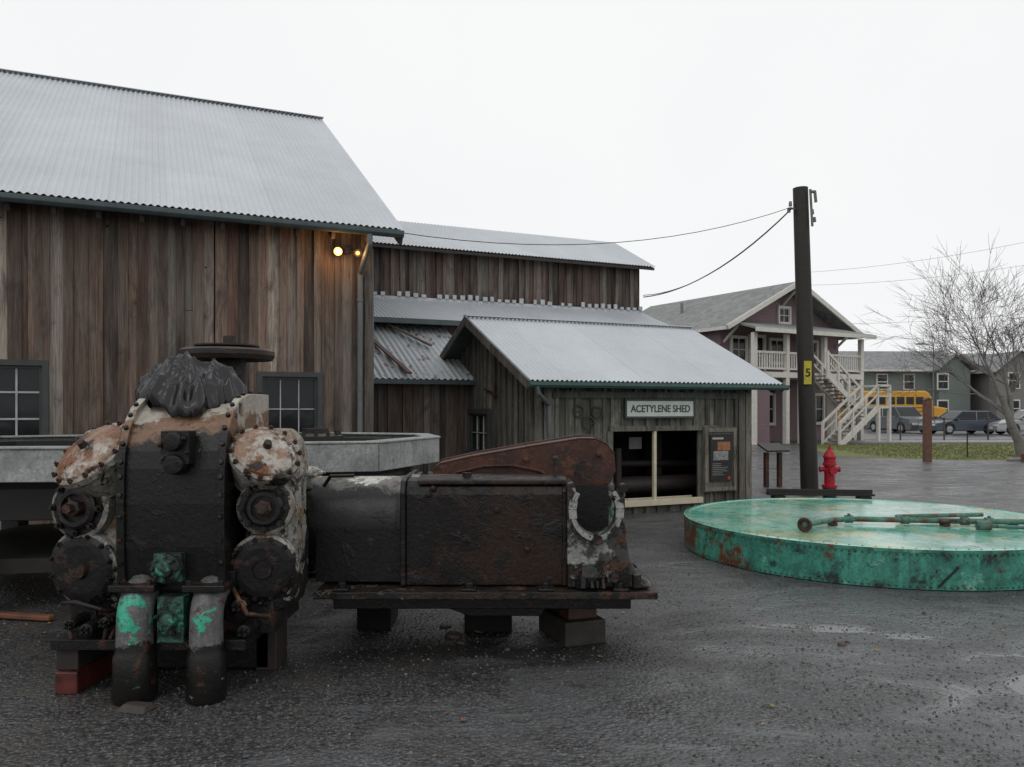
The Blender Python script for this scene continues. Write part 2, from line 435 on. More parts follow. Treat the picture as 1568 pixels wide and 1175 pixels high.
corr(mb,FA,-14.3,.45,(-.4,4.25),(5.6,7.83),seed=1)
corr(mb,FA,-14.3,.45,(11.6,4.25),(5.6,7.83),seed=2)
mb.obj('roof_metal',[M_ROOF],barn)
mb=MB()
for v0,z0,v1,z1 in ((-.38,4.21,5.6,7.78),(11.58,4.21,5.6,7.78)):
    mb.hexa([(-14.2,v0,z0-.06),(.42,v0,z0-.06),(.42,v1,z1-.06),(-14.2,v1,z1-.06),(-14.2,v0,z0),(.42,v0,z0),(.42,v1,z1),(-14.2,v1,z1)],0,M=FA)
for i in range(30):
    u=-13.8+i*.49
    mb.beam((u,-.35,4.08),(u,.3,4.08+slA*.65),.05,.1,0,M=FA)
mb.obj('roof_deck',[plain('deck_wood',(.06,.05,.042),.8)],barn)
mb=MB()
mb.beam((-14.3,5.6,7.85),(.46,5.6,7.85),.16,.012,0,M=FA)
for k in range(170):
    u=-14.2+k*.0855; mb.box((u,5.53,7.805),(u+.04,5.67,7.84),1,M=FA)
mb.obj('ridge_cap',[M_ROOF,plain('ridge_notch_grey',(.15,.16,.17),.7)],barn)  # darker grey notches dotted along the ridge line
mb=MB()
mb.ext([(-.50,4.21),(-.50,4.15),(-.47,4.11),(-.42,4.11),(-.39,4.15),(-.39,4.21)],-14.3,.42,'yz',0,M=FA)
mb.obj('gutter',[M_GUT],barn,bevel=.008)
mb=MB()
mb.tube([(-.08,-.45,4.12),(-.08,-.45,3.98),(-.137,-.12,3.6),(-.137,-.12,.1)],.042,10,0,M=FA)
for z in (3.2,1.9,.8): mb.cyl((-.137,-.12,z),(-.137,-.12,z+.04),.05,n=10,M=FA)
mb.tube([(.06,.0,4.0),(.06,-.05,3.2),(.06,-.02,.1)],.03,8,0,M=FA)
mb.obj('downspout',[M_DSP],barn)
mb=MB()
mb.box((-.06,-.085,0),(.06,-.066,4.3),0,(.10,.085,.075),M=FA); 
mb.box((-14,-.10,.0),(-.07,-.066,.16),0,(.08,.07,.06),M=FA)
mb.obj('trim',[M_BARN],barn)
lamp=empty('barn_floodlight')
M_EM,nt,b=newmat('lamp_glow'); b.inputs['Emission Color'].default_value=(1,.38,.08,1); b.inputs['Emission Strength'].default_value=4.0; b.inputs['Base Color'].default_value=(.9,.6,.3,1)
M_EM2,nt,b=newmat('lamp_glow_dim'); b.inputs['Emission Color'].default_value=(1,.42,.10,1); b.inputs['Emission Strength'].default_value=1.3; b.inputs['Base Color'].default_value=(.9,.6,.3,1)
mb=MB()
mb.cyl((-.33,-.07,3.93),(-.33,-.13,3.93),.05,M=FA); 
for u in (-.47,-.2):
    mb.tube([(-.33,-.1,3.93),(u,-.2,3.90)],.014,8,M=FA)
    mb.lathe(FA@Vector((u,-.2,3.9)),FA.to_3x3()@Vector((0 if u>-.3 else -.3,-1,-.45)),[(0,-.06),(.03,-.05),(.035,0),(.06,.06),(.055,.06),(.0,.045)],14,0)
mb.obj('fixture',[M_BLACK],lamp)
mb=MB()
for u,s,mt in ((-.47,1.35,0),(-.2,.7,1)):
    o=FA@Vector((u,-.2,3.9)); ax=FA.to_3x3()@Vector((0 if u>-.3 else -.3,-1,-.45))
    mb.dome(o+ax.normalized()*.05,ax,.045*s,.04*s,14,4,mt)
mb.obj('bulb',[M_EM,M_EM2],lamp)
for u,e in ((-.5,6),(-.2,1.5)):
    l=bpy.data.lights.new('bulb_light','POINT'); l.energy=e; l.color=(1,.5,.18); l.shadow_soft_size=.05
    lo=bpy.data.objects.new('bulb_light',l); scene.collection.objects.link(lo); lo.location=FA@Vector((u,-.36,3.84)); lo.parent=lamp
# ------------------------------------------------------------------ barn B (monitor)
bB=empty('monitor_roof_barn')
mb=MB()
board_wall(mb,sub(FA,0,5.28,0),.05,8.26,3.95,lambda x:5.3,[],PAL_B,seed=21,wmin=.17,wmax=.28,batten=.09)
zB=lambda x:5.2+.487*min(x+.38,3.9-(x+.38))-.06
board_wall(mb,sub(FA,8.26,5.28,3),.03,3.1,2.5,zB,[],PAL_B,seed=22,wmin=.14,wmax=.2,batten=.07)
board_wall(mb,sub(FA,0,3.9,0),.05,8.0,0,lambda x:3.5,[],PAL_B,seed=23)
board_wall(mb,sub(FA,8.0,3.9,3),.03,5.9,0,lambda x:3.5+(min(x,5.9-x))*.3,[],PAL_B,seed=24)
mb.obj('walls',[M_BARN,M_DARKW],bB)
mb=MB()
corr(mb,FA,.1,8.5,(4.9,5.15),(6.85,6.12),seed=4)
corr(mb,FA,.1,8.5,(8.8,5.15),(6.85,6.12),seed=5)
corr(mb,FA,.1,8.3,(3.45,3.40),(5.26,4.05),seed=6)
corr(mb,FA,.1,8.3,(10.0,3.40),(8.4,4.05),seed=7)
mb.obj('roof_metal',[M_ROOF],bB)
mb=MB()
def slab(u0,u1,v0,z0,v1,z1,t=.08,mat=0):
    mb.hexa([(u0,v0,z0-t),(u1,v0,z0-t),(u1,v1,z1-t),(u0,v1,z1-t),(u0,v0,z0-.02),(u1,v0,z0-.02),(u1,v1,z1-.02),(u0,v1,z1-.02)],mat,M=FA)
slab(.1,8.48,4.92,5.14,6.85,6.10); slab(.1,8.48,8.78,5.14,6.85,6.10)
slab(.1,8.28,3.47,3.39,5.2,4.03)
mb.obj('roof_deck',[plain('deck_wood_dark',(.035,.03,.027),.8)],bB)
mb=MB()
mb.box((.1,5.18,3.98),(8.28,5.205,4.08),0,M=FA)
rr_=random.Random(3)
for k in range(45):
    if rr_.random()<.15: continue
    u=.14+k*.183; mb.box((u,5.15,4.08),(u+rr_.uniform(.07,.11),5.19,4.08+rr_.uniform(.06,.12)),0,M=FA)
mb.obj('flashing',[plain('light_flashing',(.42,.44,.46),.5)],bB)
mb=MB(); mb.box((.1,3.36,3.30),(8.3,3.44,3.40),0,M=FA); mb.obj('gutter',[M_GUT],bB)
lt=empty('lean_to')
mb=MB(); corr(mb,FA,.45,2.6,(1.55,2.15),(3.85,3.32),seed=9,period=.11,amp=.016); mb.obj('roof_metal',[M_ROOF2],lt)
mb=MB()
board_wall(mb,sub(FA,0,1.85,0),.5,2.35,0,lambda x:2.2,[],PAL_B,seed=31)
board_wall(mb,sub(FA,.5,3.9,1),0,2.05,0,lambda x:3.2-x*.5,[],PAL_B,seed=32)
mb.obj('walls',[M_BARN,M_DARKW],lt)
mb=MB()
mb.beam((.43,1.5,2.14),(.43,3.85,3.36),.07,.09,0,M=FA)
mb.beam((1.15,1.6,2.25),(.6,3.8,3.40),.09,.03,0,M=FA)
mb.beam((1.9,2.7,2.83),(1.15,3.8,3.42),.09,.03,0,M=FA)
mb.beam((.45,1.50,2.10),(2.6,1.50,2.10),.06,.08,1,M=FA)
mb.obj('trim',[plain('reddish_trim',(.10,.06,.05),.7),M_GUT],lt)
# ------------------------------------------------------------------ acetylene shed
shed=empty('acetylene_shed')
SU0,SU1,SV0,SV1=2.38,6.22,-1.05,3.35
FS=sub(FA,SU0,SV0,0)
zs=lambda v:2.05+.464*min(v+1.35,3.65-v)-.07
mb=MB()
opn=[(1.16,2.80,.2,1.29)]
board_wall(mb,FS,0,3.84,0,lambda x:zs(SV0),opn,PAL_S,seed=41,wmin=.16,wmax=.26,batten=.07)
Mgb=sub(FA,SU0,SV1,1)
gop=[(4.4-2.95,4.4-1.88,.88,1.60)]
def zg(x): return zs(SV1-x)
board_wall(mb,Mgb,0,2.2,0,zg,[o for o in gop],PAL_S,seed=42,wmin=.16,wmax=.26,batten=.07)
board_wall(mb,Mgb,2.2,4.4,0,zg,[o for o in gop],PAL_S,seed=43,wmin=.16,wmax=.26,batten=.07)
Mr=sub(FA,SU1,SV0,3); 
board_wall(mb,Mr,0,2.2,0,lambda x:zs(SV0+x),[],PAL_S,seed=44); board_wall(mb,Mr,2.2,4.4,0,lambda x:zs(SV0+x),[(2.3,2.9,.9,1.4)],PAL_S,seed=45)
Mbk=sub(FA,SU1,SV1,2); board_wall(mb,Mbk,0,3.84,0,lambda x:zs(SV1),[],PAL_S,seed=46)
mb.obj('walls',[M_SHED,M_DARKW],shed)
window('gable_window',Mgb,4.4-2.85,4.4-1.98,.88,1.55,3,2,shed,fw=.09,mw=.014)
mb=MB()
corr(mb,FA,1.98,6.75,(-1.35,2.05),(1.15,3.21),seed=11,period=.08,amp=.013)
corr(mb,FA,1.98,6.75,(3.65,2.05),(1.15,3.21),seed=12,period=.08,amp=.013)
mb.obj('roof_metal',[M_ROOF],shed)
mb=MB()
for v0 in (-1.33,3.63):
    slab(2.02,6.7,v0,2.045,1.15,3.19)
for v0 in (-1.36,3.66):
    mb.beam((2.0,v0,1.98),(2.0,1.15,3.14),.04,.13,1,(.09,.08,.07),M=FA)
    mb.beam((6.72,v0,1.98),(6.72,1.15,3.14),.04,.13,1,(.09,.08,.07),M=FA)
for i in range(9):
    u=2.2+i*.55; mb.beam((u,-1.3,1.93),(u,-.9,1.93+.185),.045,.09,0,M=FA)
mb.beam((1.98,1.15,3.235),(6.76,1.15,3.235),.14,.02,2,M=FA)
mb.obj('roof_deck',[plain('deck_green',(.04,.055,.05),.8),M_SHED,M_ROOF],shed)
mb=MB()
mb.ext([(-1.44,2.03),(-1.44,1.98),(-1.41,1.945),(-1.375,1.945),(-1.35,1.98),(-1.35,2.03)],1.98,6.78,'yz',0,M=FA)
mb.tube([(2.10,-1.40,1.96),(2.14,-1.38,1.86),(2.42,-1.16,1.70),(2.45,-1.14,1.1),(2.45,-1.14,.1)],.035,10,1,M=FA)
mb.obj('gutter',[plain('gutter_green',(.04,.085,.075),.45),M_DSP],shed)
mb=MB()
mb.box((-.02,-.085,0),(.10,-.070,2.1),0,(.13,.12,.1),M=FS)
mb.box((3.74,-.085,0),(3.86,-.070,2.1),0,(.17,.155,.13),M=FS)
mb.box((3.60,-.085,0),(3.72,-.070,2.05),0,(.12,.11,.09),M=FS)
mb.box((1.10,-.095,1.29),(3.3,-.070,1.37),0,(.13,.12,.10),M=FS)
mb.box((1.06,-.09,.1),(1.155,-.070,1.29),0,(.15,.14,.12),M=FS)
mb.box((.12,-.09,1.80),(3.58,-.071,1.90),0,(.07,.075,.065),M=FS)
mb.box((2.84,-.115,.28),(3.52,-.073,1.34),0,(.11,.105,.09),M=FS)
for a,b,c,d in ((2.86,2.92,.30,1.32),(3.44,3.50,.30,1.32),(2.92,3.44,1.26,1.32),(2.92,3.44,.30,.36)):
    mb.box((a,-.14,c),(b,-.117,d),0,(.2,.18,.15),M=FS)
mb.obj('trim',[M_SHED],shed)
mb=MB()
mb.box((1.905,-.09,.2),(1.955,-.03,1.285),0,M=FS)
mb.box((1.16,-.13,.12),(2.83,-.06,.215),0,M=FS)
mb.box((1.16,.12,.18),(2.8,.16,.22),0,M=FS)
mb.obj('counter_rail',[M_CREAM],shed,bevel=.006)
mb=MB()
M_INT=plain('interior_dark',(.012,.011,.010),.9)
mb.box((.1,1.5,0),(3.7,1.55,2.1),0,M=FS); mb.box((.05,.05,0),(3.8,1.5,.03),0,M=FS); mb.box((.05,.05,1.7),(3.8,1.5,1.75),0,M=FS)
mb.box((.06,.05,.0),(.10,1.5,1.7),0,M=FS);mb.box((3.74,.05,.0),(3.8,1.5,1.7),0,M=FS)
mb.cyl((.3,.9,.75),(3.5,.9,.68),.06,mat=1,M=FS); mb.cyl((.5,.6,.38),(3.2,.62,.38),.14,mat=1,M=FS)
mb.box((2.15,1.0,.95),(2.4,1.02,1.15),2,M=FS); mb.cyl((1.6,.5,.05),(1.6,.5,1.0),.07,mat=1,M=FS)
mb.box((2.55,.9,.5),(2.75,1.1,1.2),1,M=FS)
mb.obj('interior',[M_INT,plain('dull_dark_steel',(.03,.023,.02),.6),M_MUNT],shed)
mb=MB()
for x,z,r_ in ((.55,1.60,.085),(.72,1.42,.10),(.88,1.58,.09)):
    for k in range(20):
        a=k*math.pi/10;a2=a+math.pi/10
        mb.beam((x+math.cos(a)*r_,-.085,z+math.sin(a)*r_),(x+math.cos(a2)*r_,-.085,z+math.sin(a2)*r_),.02,.022,0,M=FS)
    mb.beam((x-r_,-.085,z),(x+r_,-.085,z),.012,.012,0,M=FS)
mb.obj('hung_rings',[plain('dull_iron',(.022,.019,.017),.6)],shed)
mb=MB()
mb.beam((2.3,-.08,1.98),(2.9,-.08,1.86),.02,.03,0,M=Mgb); mb.beam((2.75,-.08,1.8),(2.8,-.08,2.08),.02,.03,0,M=Mgb)
mb.obj('wall_tool',[M_RUST],shed)
def text_mesh(txt,width,height,M,mat,name,parent):
    cu=bpy.data.curves.new(name,'FONT'); cu.body=txt; cu.size=1; cu.align_x='CENTER'; cu.align_y='CENTER'; cu.extrude=.01; cu.offset=.02
    to=bpy.data.objects.new(name+'_tmp',cu); scene.collection.objects.link(to)
    bpy.context.view_layer.update()
    me=bpy.data.meshes.new_from_object(to.evaluated_get(bpy.context.evaluated_depsgraph_get()))
    bpy.data.objects.remove(to)
    xs=[v.co.x for v in me.vertices]; ys=[v.co.y for v in me.vertices]
    cx=(min(xs)+max(xs))/2; cy=(min(ys)+max(ys))/2; sx=width/(max(xs)-min(xs)); sy=height/(max(ys)-min(ys))
    for v in me.vertices:
        x=(v.co.x-cx)*sx; z=(v.co.y-cy)*sy; y=-v.co.z*.3
        v.co=M@Vector((x,y,z))
    me.materials.clear(); me.materials.append(mat)
    o=bpy.data.objects.new(name,me); scene.collection.objects.link(o); o.parent=parent
    return o
sign=empty('acetylene_shed_sign')
mb=MB(); x0,x1,z0,z1=1.38,2.64,1.52,1.76
mb.box((x0,-.12,z0),(x1,-.092,z1),0,M=FS); 
for a,b,c,d in ((x0-.03,x0,z0-.03,z1+.03),(x1,x1+.03,z0-.03,z1+.03),(x0,x1,z1,z1+.03),(x0,x1,z0-.03,z0)):
    mb.box((a,-.13,c),(b,-.091,d),1,M=FS)
mb.obj('board',[plain('sign_white',(.50,.53,.50),.6,var=.12,scale=4),M_FRAME],sign)
T=FS@Matrix.Translation((2.01,-.123,1.64))
text_mesh('ACETYLENE SHED',1.12,.115,T,M_FRAME,'lettering',sign)
poster=empty('information_poster')
mb=MB(); mb.box((2.96,-.143,.46),(3.40,-.118,1.22),0,M=FS)
mb.box((3.0,-.147,1.14),(3.22,-.144,1.17),1,M=FS)
mb.box((3.02,-.147,.80),(3.32,-.144,.95),2,M=FS)
mb.box((3.10,-.147,.96),(3.36,-.144,1.10),3,M=FS)
for i in range(7): mb.box((3.0,-.147,.74-i*.03),(3.04+R.uniform(.12,.3),-.144,.745-i*.03),1,M=FS)
mb.box((3.31,-.147,.48),(3.36,-.144,.53),4,M=FS)
mb.obj('panel',[M_BLACK,M_MUNT,plain('photo_grey',(.2,.2,.2),.5,var=.6,scale=25),plain('photo_orange',(.25,.10,.04),.5,var=.7,scale=25),plain('photo_red',(.4,.03,.02),.5)],poster)
# ------------------------------------------------------------------ pole, hydrant, lectern
pole=empty('utility_pole')
mb=MB(); mb.cyl((5.70,15.25,-.1),(5.52,15.25,5.86),.165,.14,18); mb.obj('shaft',[M_PWOOD],pole)
mb=MB()
mb.tube([(5.66,15.1,5.75),(5.74,15.1,5.75),(5.76,15.1,5.55)],.03,8); mb.cyl((5.40,15.2,5.45),(5.28,15.15,5.45),.02,n=8)
for dx,z in ((.2,5.35),(.24,5.2),(-.22,5.5),(-.25,5.38)):
    mb.cyl((5.53+dx,15.2,z),(5.53+dx,15.2,z+.09),.035,.025,10)
mb.tube([(5.66,15.12,5.8),(5.70,15.12,5.1)],.025,8)
mb.obj('insulators',[plain('insulator_dark',(.12,.12,.12),.4)],pole)
mb=MB(); mb.box((5.525,15.066,2.10),(5.665,15.09,2.54)); mb.obj('tag',[plain('yellow_tag',(.42,.36,.03),.6,scale=14)],pole)
text_mesh('5',.09,.16,Matrix.Translation((5.595,15.064,2.32)),M_BLACK,'tag_number',pole)
def wire(mb,a,b,sag,r=.011,n=14):
    a=Vector(a);b=Vector(b);P=[]
    for i in range(n+1):
        t=i/n;p=a.lerp(b,t);p.z-=sag*4*t*(1-t);P.append(p)
    for p,q in zip(P[:-1],P[1:]): mb.cyl(p,q,r,n=6)
M_WIRE=plain('cable_black',(.03,.03,.03),.6)
mb=MB()
wire(mb,(5.33,15.2,5.45),(3.2,19.4,4.35),.35,.012); wire(mb,(5.35,15.2,5.46),(3.2,19.45,4.4),.38,.008)
wire(mb,(5.33,15.2,5.48),tuple(FA@Vector((.3,-.2,4.25))),.42,.006)
mb.obj('service_cable',[M_WIRE])
mb=MB()
wire(mb,(22.9,62,12.2),(44,50,15.0),.8,.012); wire(mb,(22.9,62,11.2),(44,50,13.0),.8,.012); wire(mb,(22,62,8.2),(44,50,9.0),.6,.012); wire(mb,(22,62,7.0),(44,50,7.2),.4,.012)
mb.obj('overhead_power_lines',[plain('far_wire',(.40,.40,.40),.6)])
hyd=empty('fire_hydrant')
HM=Matrix.Translation((5.86,14.7,0))
mb=MB()
mb.lathe((0,0,0),(0,0,1),[(.13,.18),(.135,.2),(.135,.24),(.095,.25),(.092,.58),(.12,.59),(.12,.63),(.1,.64),(.1,.72),(.115,.73),(.115,.76),(.095,.80),(.06,.86),(.035,.88),(.03,.93),(0,.93)],20,0,M=HM)
mb.cyl((-.17,0,.52),(.17,0,.52),.045,n=14,M=HM); mb.cyl((0,0,.50),(0,-.17,.50),.06,n=14,M=HM)
mb.cyl((-.185,0,.52),(-.165,0,.52),.055,n=8,M=HM); mb.cyl((.165,0,.52),(.185,0,.52),.055,n=8,M=HM); mb.cyl((0,-.165,.5),(0,-.19,.5),.07,n=8,M=HM)
mb.cyl((0,0,.93),(0,0,.96),.02,n=5,M=HM); mb.bolts((0,0,.63),(0,0,1),.108,8,.01,.012,M=HM)
mb.obj('body',[peel('hydrant_red',(.34,.012,.022),[((.10,.01,.01),9,.62,.05)],.45,.15)],hyd)
mb=MB(); mb.lathe((0,0,0),(0,0,1),[(.12,0),(.12,.18),(.0,.18)],18,M=HM); mb.obj('foot',[M_BLACK],hyd)
lec=empty('interpretive_lectern')
LM=frame((5.45,16.7),(1,.3))
mb=MB()
for x in (-.14,.18): mb.box((x-.045,-.04,0),(x+.045,.04,.72+.0),0,M=LM)
mb.obj('posts',[M_RUST],lec,bevel=.006)
mb=MB(); mb.hexa([(-.26,-.2,.74),(.28,-.2,.74),(.28,.16,.88),(-.26,.16,.88),(-.26,-.22,.77),(.28,-.22,.77),(.28,.14,.91),(-.26,.14,.91)],0,M=LM); mb.obj('panel',[M_BLACK],lec,bevel=.006)
# ------------------------------------------------------------------ green tank
tank=empty('green_riveted_tank')
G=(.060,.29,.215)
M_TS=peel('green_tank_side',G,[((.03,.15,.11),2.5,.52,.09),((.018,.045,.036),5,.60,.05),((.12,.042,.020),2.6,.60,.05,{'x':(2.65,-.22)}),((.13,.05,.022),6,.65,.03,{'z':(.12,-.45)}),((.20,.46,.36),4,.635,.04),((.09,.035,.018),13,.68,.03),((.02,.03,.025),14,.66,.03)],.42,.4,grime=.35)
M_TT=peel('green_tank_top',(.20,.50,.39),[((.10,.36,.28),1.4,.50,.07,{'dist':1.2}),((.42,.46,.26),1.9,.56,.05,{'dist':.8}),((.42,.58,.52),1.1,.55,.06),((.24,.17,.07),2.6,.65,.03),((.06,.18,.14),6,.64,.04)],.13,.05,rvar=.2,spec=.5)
TC=Vector((4.15,9.25,0));TR=2.1;TH=.37
mb=MB()
n=96
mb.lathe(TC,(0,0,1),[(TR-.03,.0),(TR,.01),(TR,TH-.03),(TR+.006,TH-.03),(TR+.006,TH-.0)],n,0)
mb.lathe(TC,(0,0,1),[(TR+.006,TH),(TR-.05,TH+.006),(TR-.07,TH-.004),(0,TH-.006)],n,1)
for i in range(8):
    a=i*math.pi/4+.5;rad=Vector((math.cos(a),math.sin(a),0));p=TC+rad*(TR+.005)+Vector((0,0,.02))
    t=Vector((-math.sin(a),math.cos(a),0)); q=[p-t*.04,p+t*.04,p+t*.04-rad*.03,p-t*.04-rad*.03]
    mb.hexa(q+[k+Vector((0,0,TH-.06)) for k in q],0)
a0=-1.72;a1=-1.64
mb.beam(TC+Vector((math.cos(a0)*(TR+.012),math.sin(a0)*(TR+.012),.04)),TC+Vector((math.cos(a1)*(TR+.012),math.sin(a1)*(TR+.012),.22)),.012,.016,2)
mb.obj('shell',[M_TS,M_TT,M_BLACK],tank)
mb=MB()
for i in range(230):
    a=2*math.pi*i/230;d=Vector((math.cos(a),math.sin(a),0))
    for z in (.035,TH-.045): mb.dome(TC+d*(TR+.004)+Vector((0,0,z)),d,.011,.010,6,2)
    if i%2==0: mb.dome(TC+d*(TR-.035)+Vector((0,0,TH)),(0,0,1),.012,.010,6,2)
mb.obj('rivets',[peel('rivet_paint',(.03,.12,.09),[((.07,.03,.018),5,.52,.06)],.5,.2)],tank)
mb=MB()
M_TPI=peel('pipe_green_grey',(.05,.16,.12),[((.10,.05,.03),5,.52,.05),((.12,.20,.17),7,.58,.04),((.02,.02,.018),8,.6,.03)],.45,.4)
zt=TH+.055
mb.tube([(3.02,8.22,zt+.02),(3.5,8.72,zt),(3.75,8.80,zt),(4.9,8.62,zt),(6.3,8.5,zt)],.03,12,0)
mb.lathe((3.02,8.22,zt+.02),(-.7,-.7,0),[(.032,-.02),(.075,-.02),(.075,.015),(.05,.015),(.04,.0),(0,-.01)],16,1)
mb.tube([(4.3,8.75,zt),(4.35,9.0,zt),(5.4,9.15,zt)],.024,10,0)
for x,y in ((3.72,8.8),(4.3,8.72),(4.9,8.62),(5.15,8.6),(5.6,8.57)):
    mb.cyl((x-.04,y+.005,zt),(x+.04,y-.005,zt),.044,n=12,mat=0); mb.cyl((x,y,zt),(x,y,zt+.06),.018,n=8)
for x,y in ((3.5,8.7),(4.7,8.65),(5.4,8.6)): mb.box((x-.04,y-.04,TH),(x+.04,y+.04,TH+.03),1)
mb.cyl((4.9,8.3,zt),(5.8,8.1,zt-.02),.02,n=8,mat=0); mb.cyl((5.35,8.25,TH),(5.35,8.25,TH+.38),.014,n=8,mat=2)
mb.cyl((4.85,8.32,zt),(4.98,8.29,zt),.05,n=10,mat=0)
mb.obj('top_piping',[M_TPI,M_RUST,M_BLACK],tank)
mb=MB(); mb.beam((3.72,11.6,.40),(5.2,11.45,.40),.1,.03,0); mb.beam((3.72,11.65,.43),(5.2,11.5,.43),.02,.08,0); mb.box((3.8,11.5,0),(3.95,11.7,.38),0); mb.box((5.0,11.4,0),(5.15,11.6,.38),0)
mb.obj('angle_iron_beam',[M_BLACK])
# ------------------------------------------------------------------ vat
ring=empty('grey_wooden_vat')
poly=[(-.77,8.45),(-1.19,7.15),(-2.25,6.88),(-3.4,6.12),(-4.5,6.05),(-5.7,7.2),(-5.6,8.5),(-4.2,9.4),(-2.2,9.9),(-1.0,9.4)]
cen=Vector((-3.2,8.0))
M_GW=peel('grey_painted_wood',(.34,.36,.345),[((.24,.255,.245),3,.52,.1),((.12,.11,.10),9,.67,.04)],.5,.2,grime=.18)
mb=MB()
def inset(p,k): 
    v=Vector(p)-cen; return tuple(cen+v*(1-k/v.length))
n=len(poly)
def q(A,B,C,D,z0,z1,mat=0): mb.hexa([(A[0],A[1],z0),(B[0],B[1],z0),(C[0],C[1],z0),(D[0],D[1],z0),(A[0],A[1],z1),(B[0],B[1],z1),(C[0],C[1],z1),(D[0],D[1],z1)],mat)
for i in range(n):
    a=poly[i];b=poly[(i+1)%n]
    A=Vector(a);B=Vector(b);g=(B-A).normalized()*.006;A2=tuple(A+g);B2=tuple(B-g)
    q(A2,B2,inset(B2,.06),inset(A2,.06),1.08,1.33)
    q(inset(A2,-.015),inset(B2,-.015),inset(B2,.18),inset(A2,.18),1.332,1.352)
    q(inset(a,.3),inset(b,.3),inset(b,.36),inset(a,.36),.75,1.3,1)
mb.obj('rim',[M_GW,M_BLACK],ring,bevel=.006)
mb=MB(); mb.prism([inset(p,.3) for p in poly],1.0,1.06,0)
for p in poly: 
    q_=inset(p,.35); mb.box((q_[0]-.09,q_[1]-.09,0),(q_[0]+.09,q_[1]+.09,1.0),0)
mb.prism([inset(p,.5) for p in poly],.3,.42,0)
mb.obj('base',[plain('dark_wet_timber',(.02,.018,.016),.7)],ring)
mb=MB()
mb.lathe((-1.85,7.5,1.36),(0,0,1),[(.0,.0),(.26,0),(.26,.03),(.2,.05),(.12,.06),(.12,.1),(0,.1)],18); mb.bolts((-1.85,7.5,1.39),(0,0,1),.22,12,.02,.03)
mb.obj('iron_hub_casting',[M_BLACK])
# ------------------------------------------------------------------ hand wheel stand
hw=empty('iron_wheel_stand')
mb=MB()
c=Vector((-2.02,5.65,2.02))
mb.lathe(c,(0,0,1),[(0,-.02),(.12,-.02),(.13,0),(.27,0),(.31,-.03),(.325,0),(.325,.03),(.30,.045),(0,.035)],32)
mb.lathe(c,(0,0,1),[(0,.055),(.2,.055),(.22,.065),(.22,.075),(0,.08)],28)
mb.cyl((-1.95,5.65,0),(-1.95,5.65,2.02),.07,.06,14); mb.cyl((-2.0,5.65,2.02),(-2.0,5.65,2.16),.05,.045,12)
mb.cyl((-2.0,5.65,1.88),(-2.0,5.65,2.0),.11,.09,14)
mb.obj('wheel_and_post',[peel('dark_rust',(.022,.017,.014),[((.05,.022,.015),6,.60,.06)],.5)],hw)
# ------------------------------------------------------------------ compressor head
head=empty('compressor_cylinder_head')
HX=Matrix.Translation((-2.03,4.75,0))
M_HC=peel('black_center_paint',(.007,.0068,.0068),[
   ((.20,.12,.075),2.8,.64,.04,{'z':(1.40,1.6)}),((.010,.009,.008),5.5,.615,.03),((.42,.385,.33),3.6,.69,.018,{'z':(1.42,.9)}),((.09,.075,.06),4,.73,.02),((.34,.28,.17),9,.725,.015),((.08,.032,.016),12,.69,.03)],.28,.5,grime=.2,spec=.3)
M_HS=peel('peeling_side_paint',(.26,.245,.205),[
   ((.38,.37,.34),3,.51,.03),((.26,.16,.07),4.5,.585,.03),((.010,.010,.010),3.2,.54,.02,{'z':(1.05,-.22)}),((.09,.035,.018),8,.62,.03),((.36,.355,.33),9,.62,.015),((.014,.013,.012),11,.595,.02)],.42,.9,grime=.42)
M_HD=peel('domed_cap_paint',(.27,.17,.115),[((.42,.39,.34),4,.52,.03),((.20,.075,.032),5,.56,.04),((.025,.016,.013),8,.60,.03)],.38,.9,grime=.15)
M_HB=peel('black_oily_iron',(.009,.0085,.0085),[((.055,.026,.017),6,.60,.05),((.16,.14,.11),9,.68,.015),((.05,.12,.09),7,.71,.015)],.33,.6,spec=.3)
M_HP=peel('outlet_pipe_paint',(.125,.122,.122),[((.008,.0075,.007),3.0,.57,.03,{'z':(.34,-2.2)}),((.07,.032,.018),7,.61,.05),((.05,.40,.26),5.0,.615,.010,{'z':(.28,.25)}),((.28,.27,.24),9,.67,.02)],.35,.5,grime=.3,spec=.3)
M_HG=peel('green_bolted_paint',(.035,.105,.075),[((.012,.016,.013),7,.49,.04),((.05,.26,.18),9,.59,.03),((.05,.025,.018),11,.62,.03)],.45,.6)
prof=[(-.15,.60),(-.17,.85),(-.175,1.1),(-.165,1.3),(-.145,1.40),(-.11,1.49),(-.06,1.56),(.0,1.62),(.09,1.67),(.25,1.70),(.62,1.70),(.62,.45),(-.10,.45)]
mb=MB(); mb.ext(prof,-.20,.35,'yz',0,M=HX,smooth=False)
def off(pr,k): 
    c=Vector((.25,1.0)); return [tuple(c+(Vector(p)-c)*(1+k)) for p in pr]
for xa,xb in ((-.235,-.19),(.34,.385)):
    mb.ext(off(prof,.055),xa,xb,'yz',0,M=HX)
mb.box((.04,-.24,1.33),(.20,-.13,1.52),1,M=HX)
mb.cyl((.12,-.22,1.46),(.12,-.29,1.46),.06,.05,12,1,M=HX); mb.cyl((.12,-.2,1.33),(.12,-.27,1.33),.065,.055,12,1,M=HX); mb.bolts((.12,-.245,1.42),(0,-1,0),.08,6,.016,.02,1,M=HX)
mb.obj('center_casting',[M_HC,M_HB],head,bevel=.018,seg=3)
mb=MB()
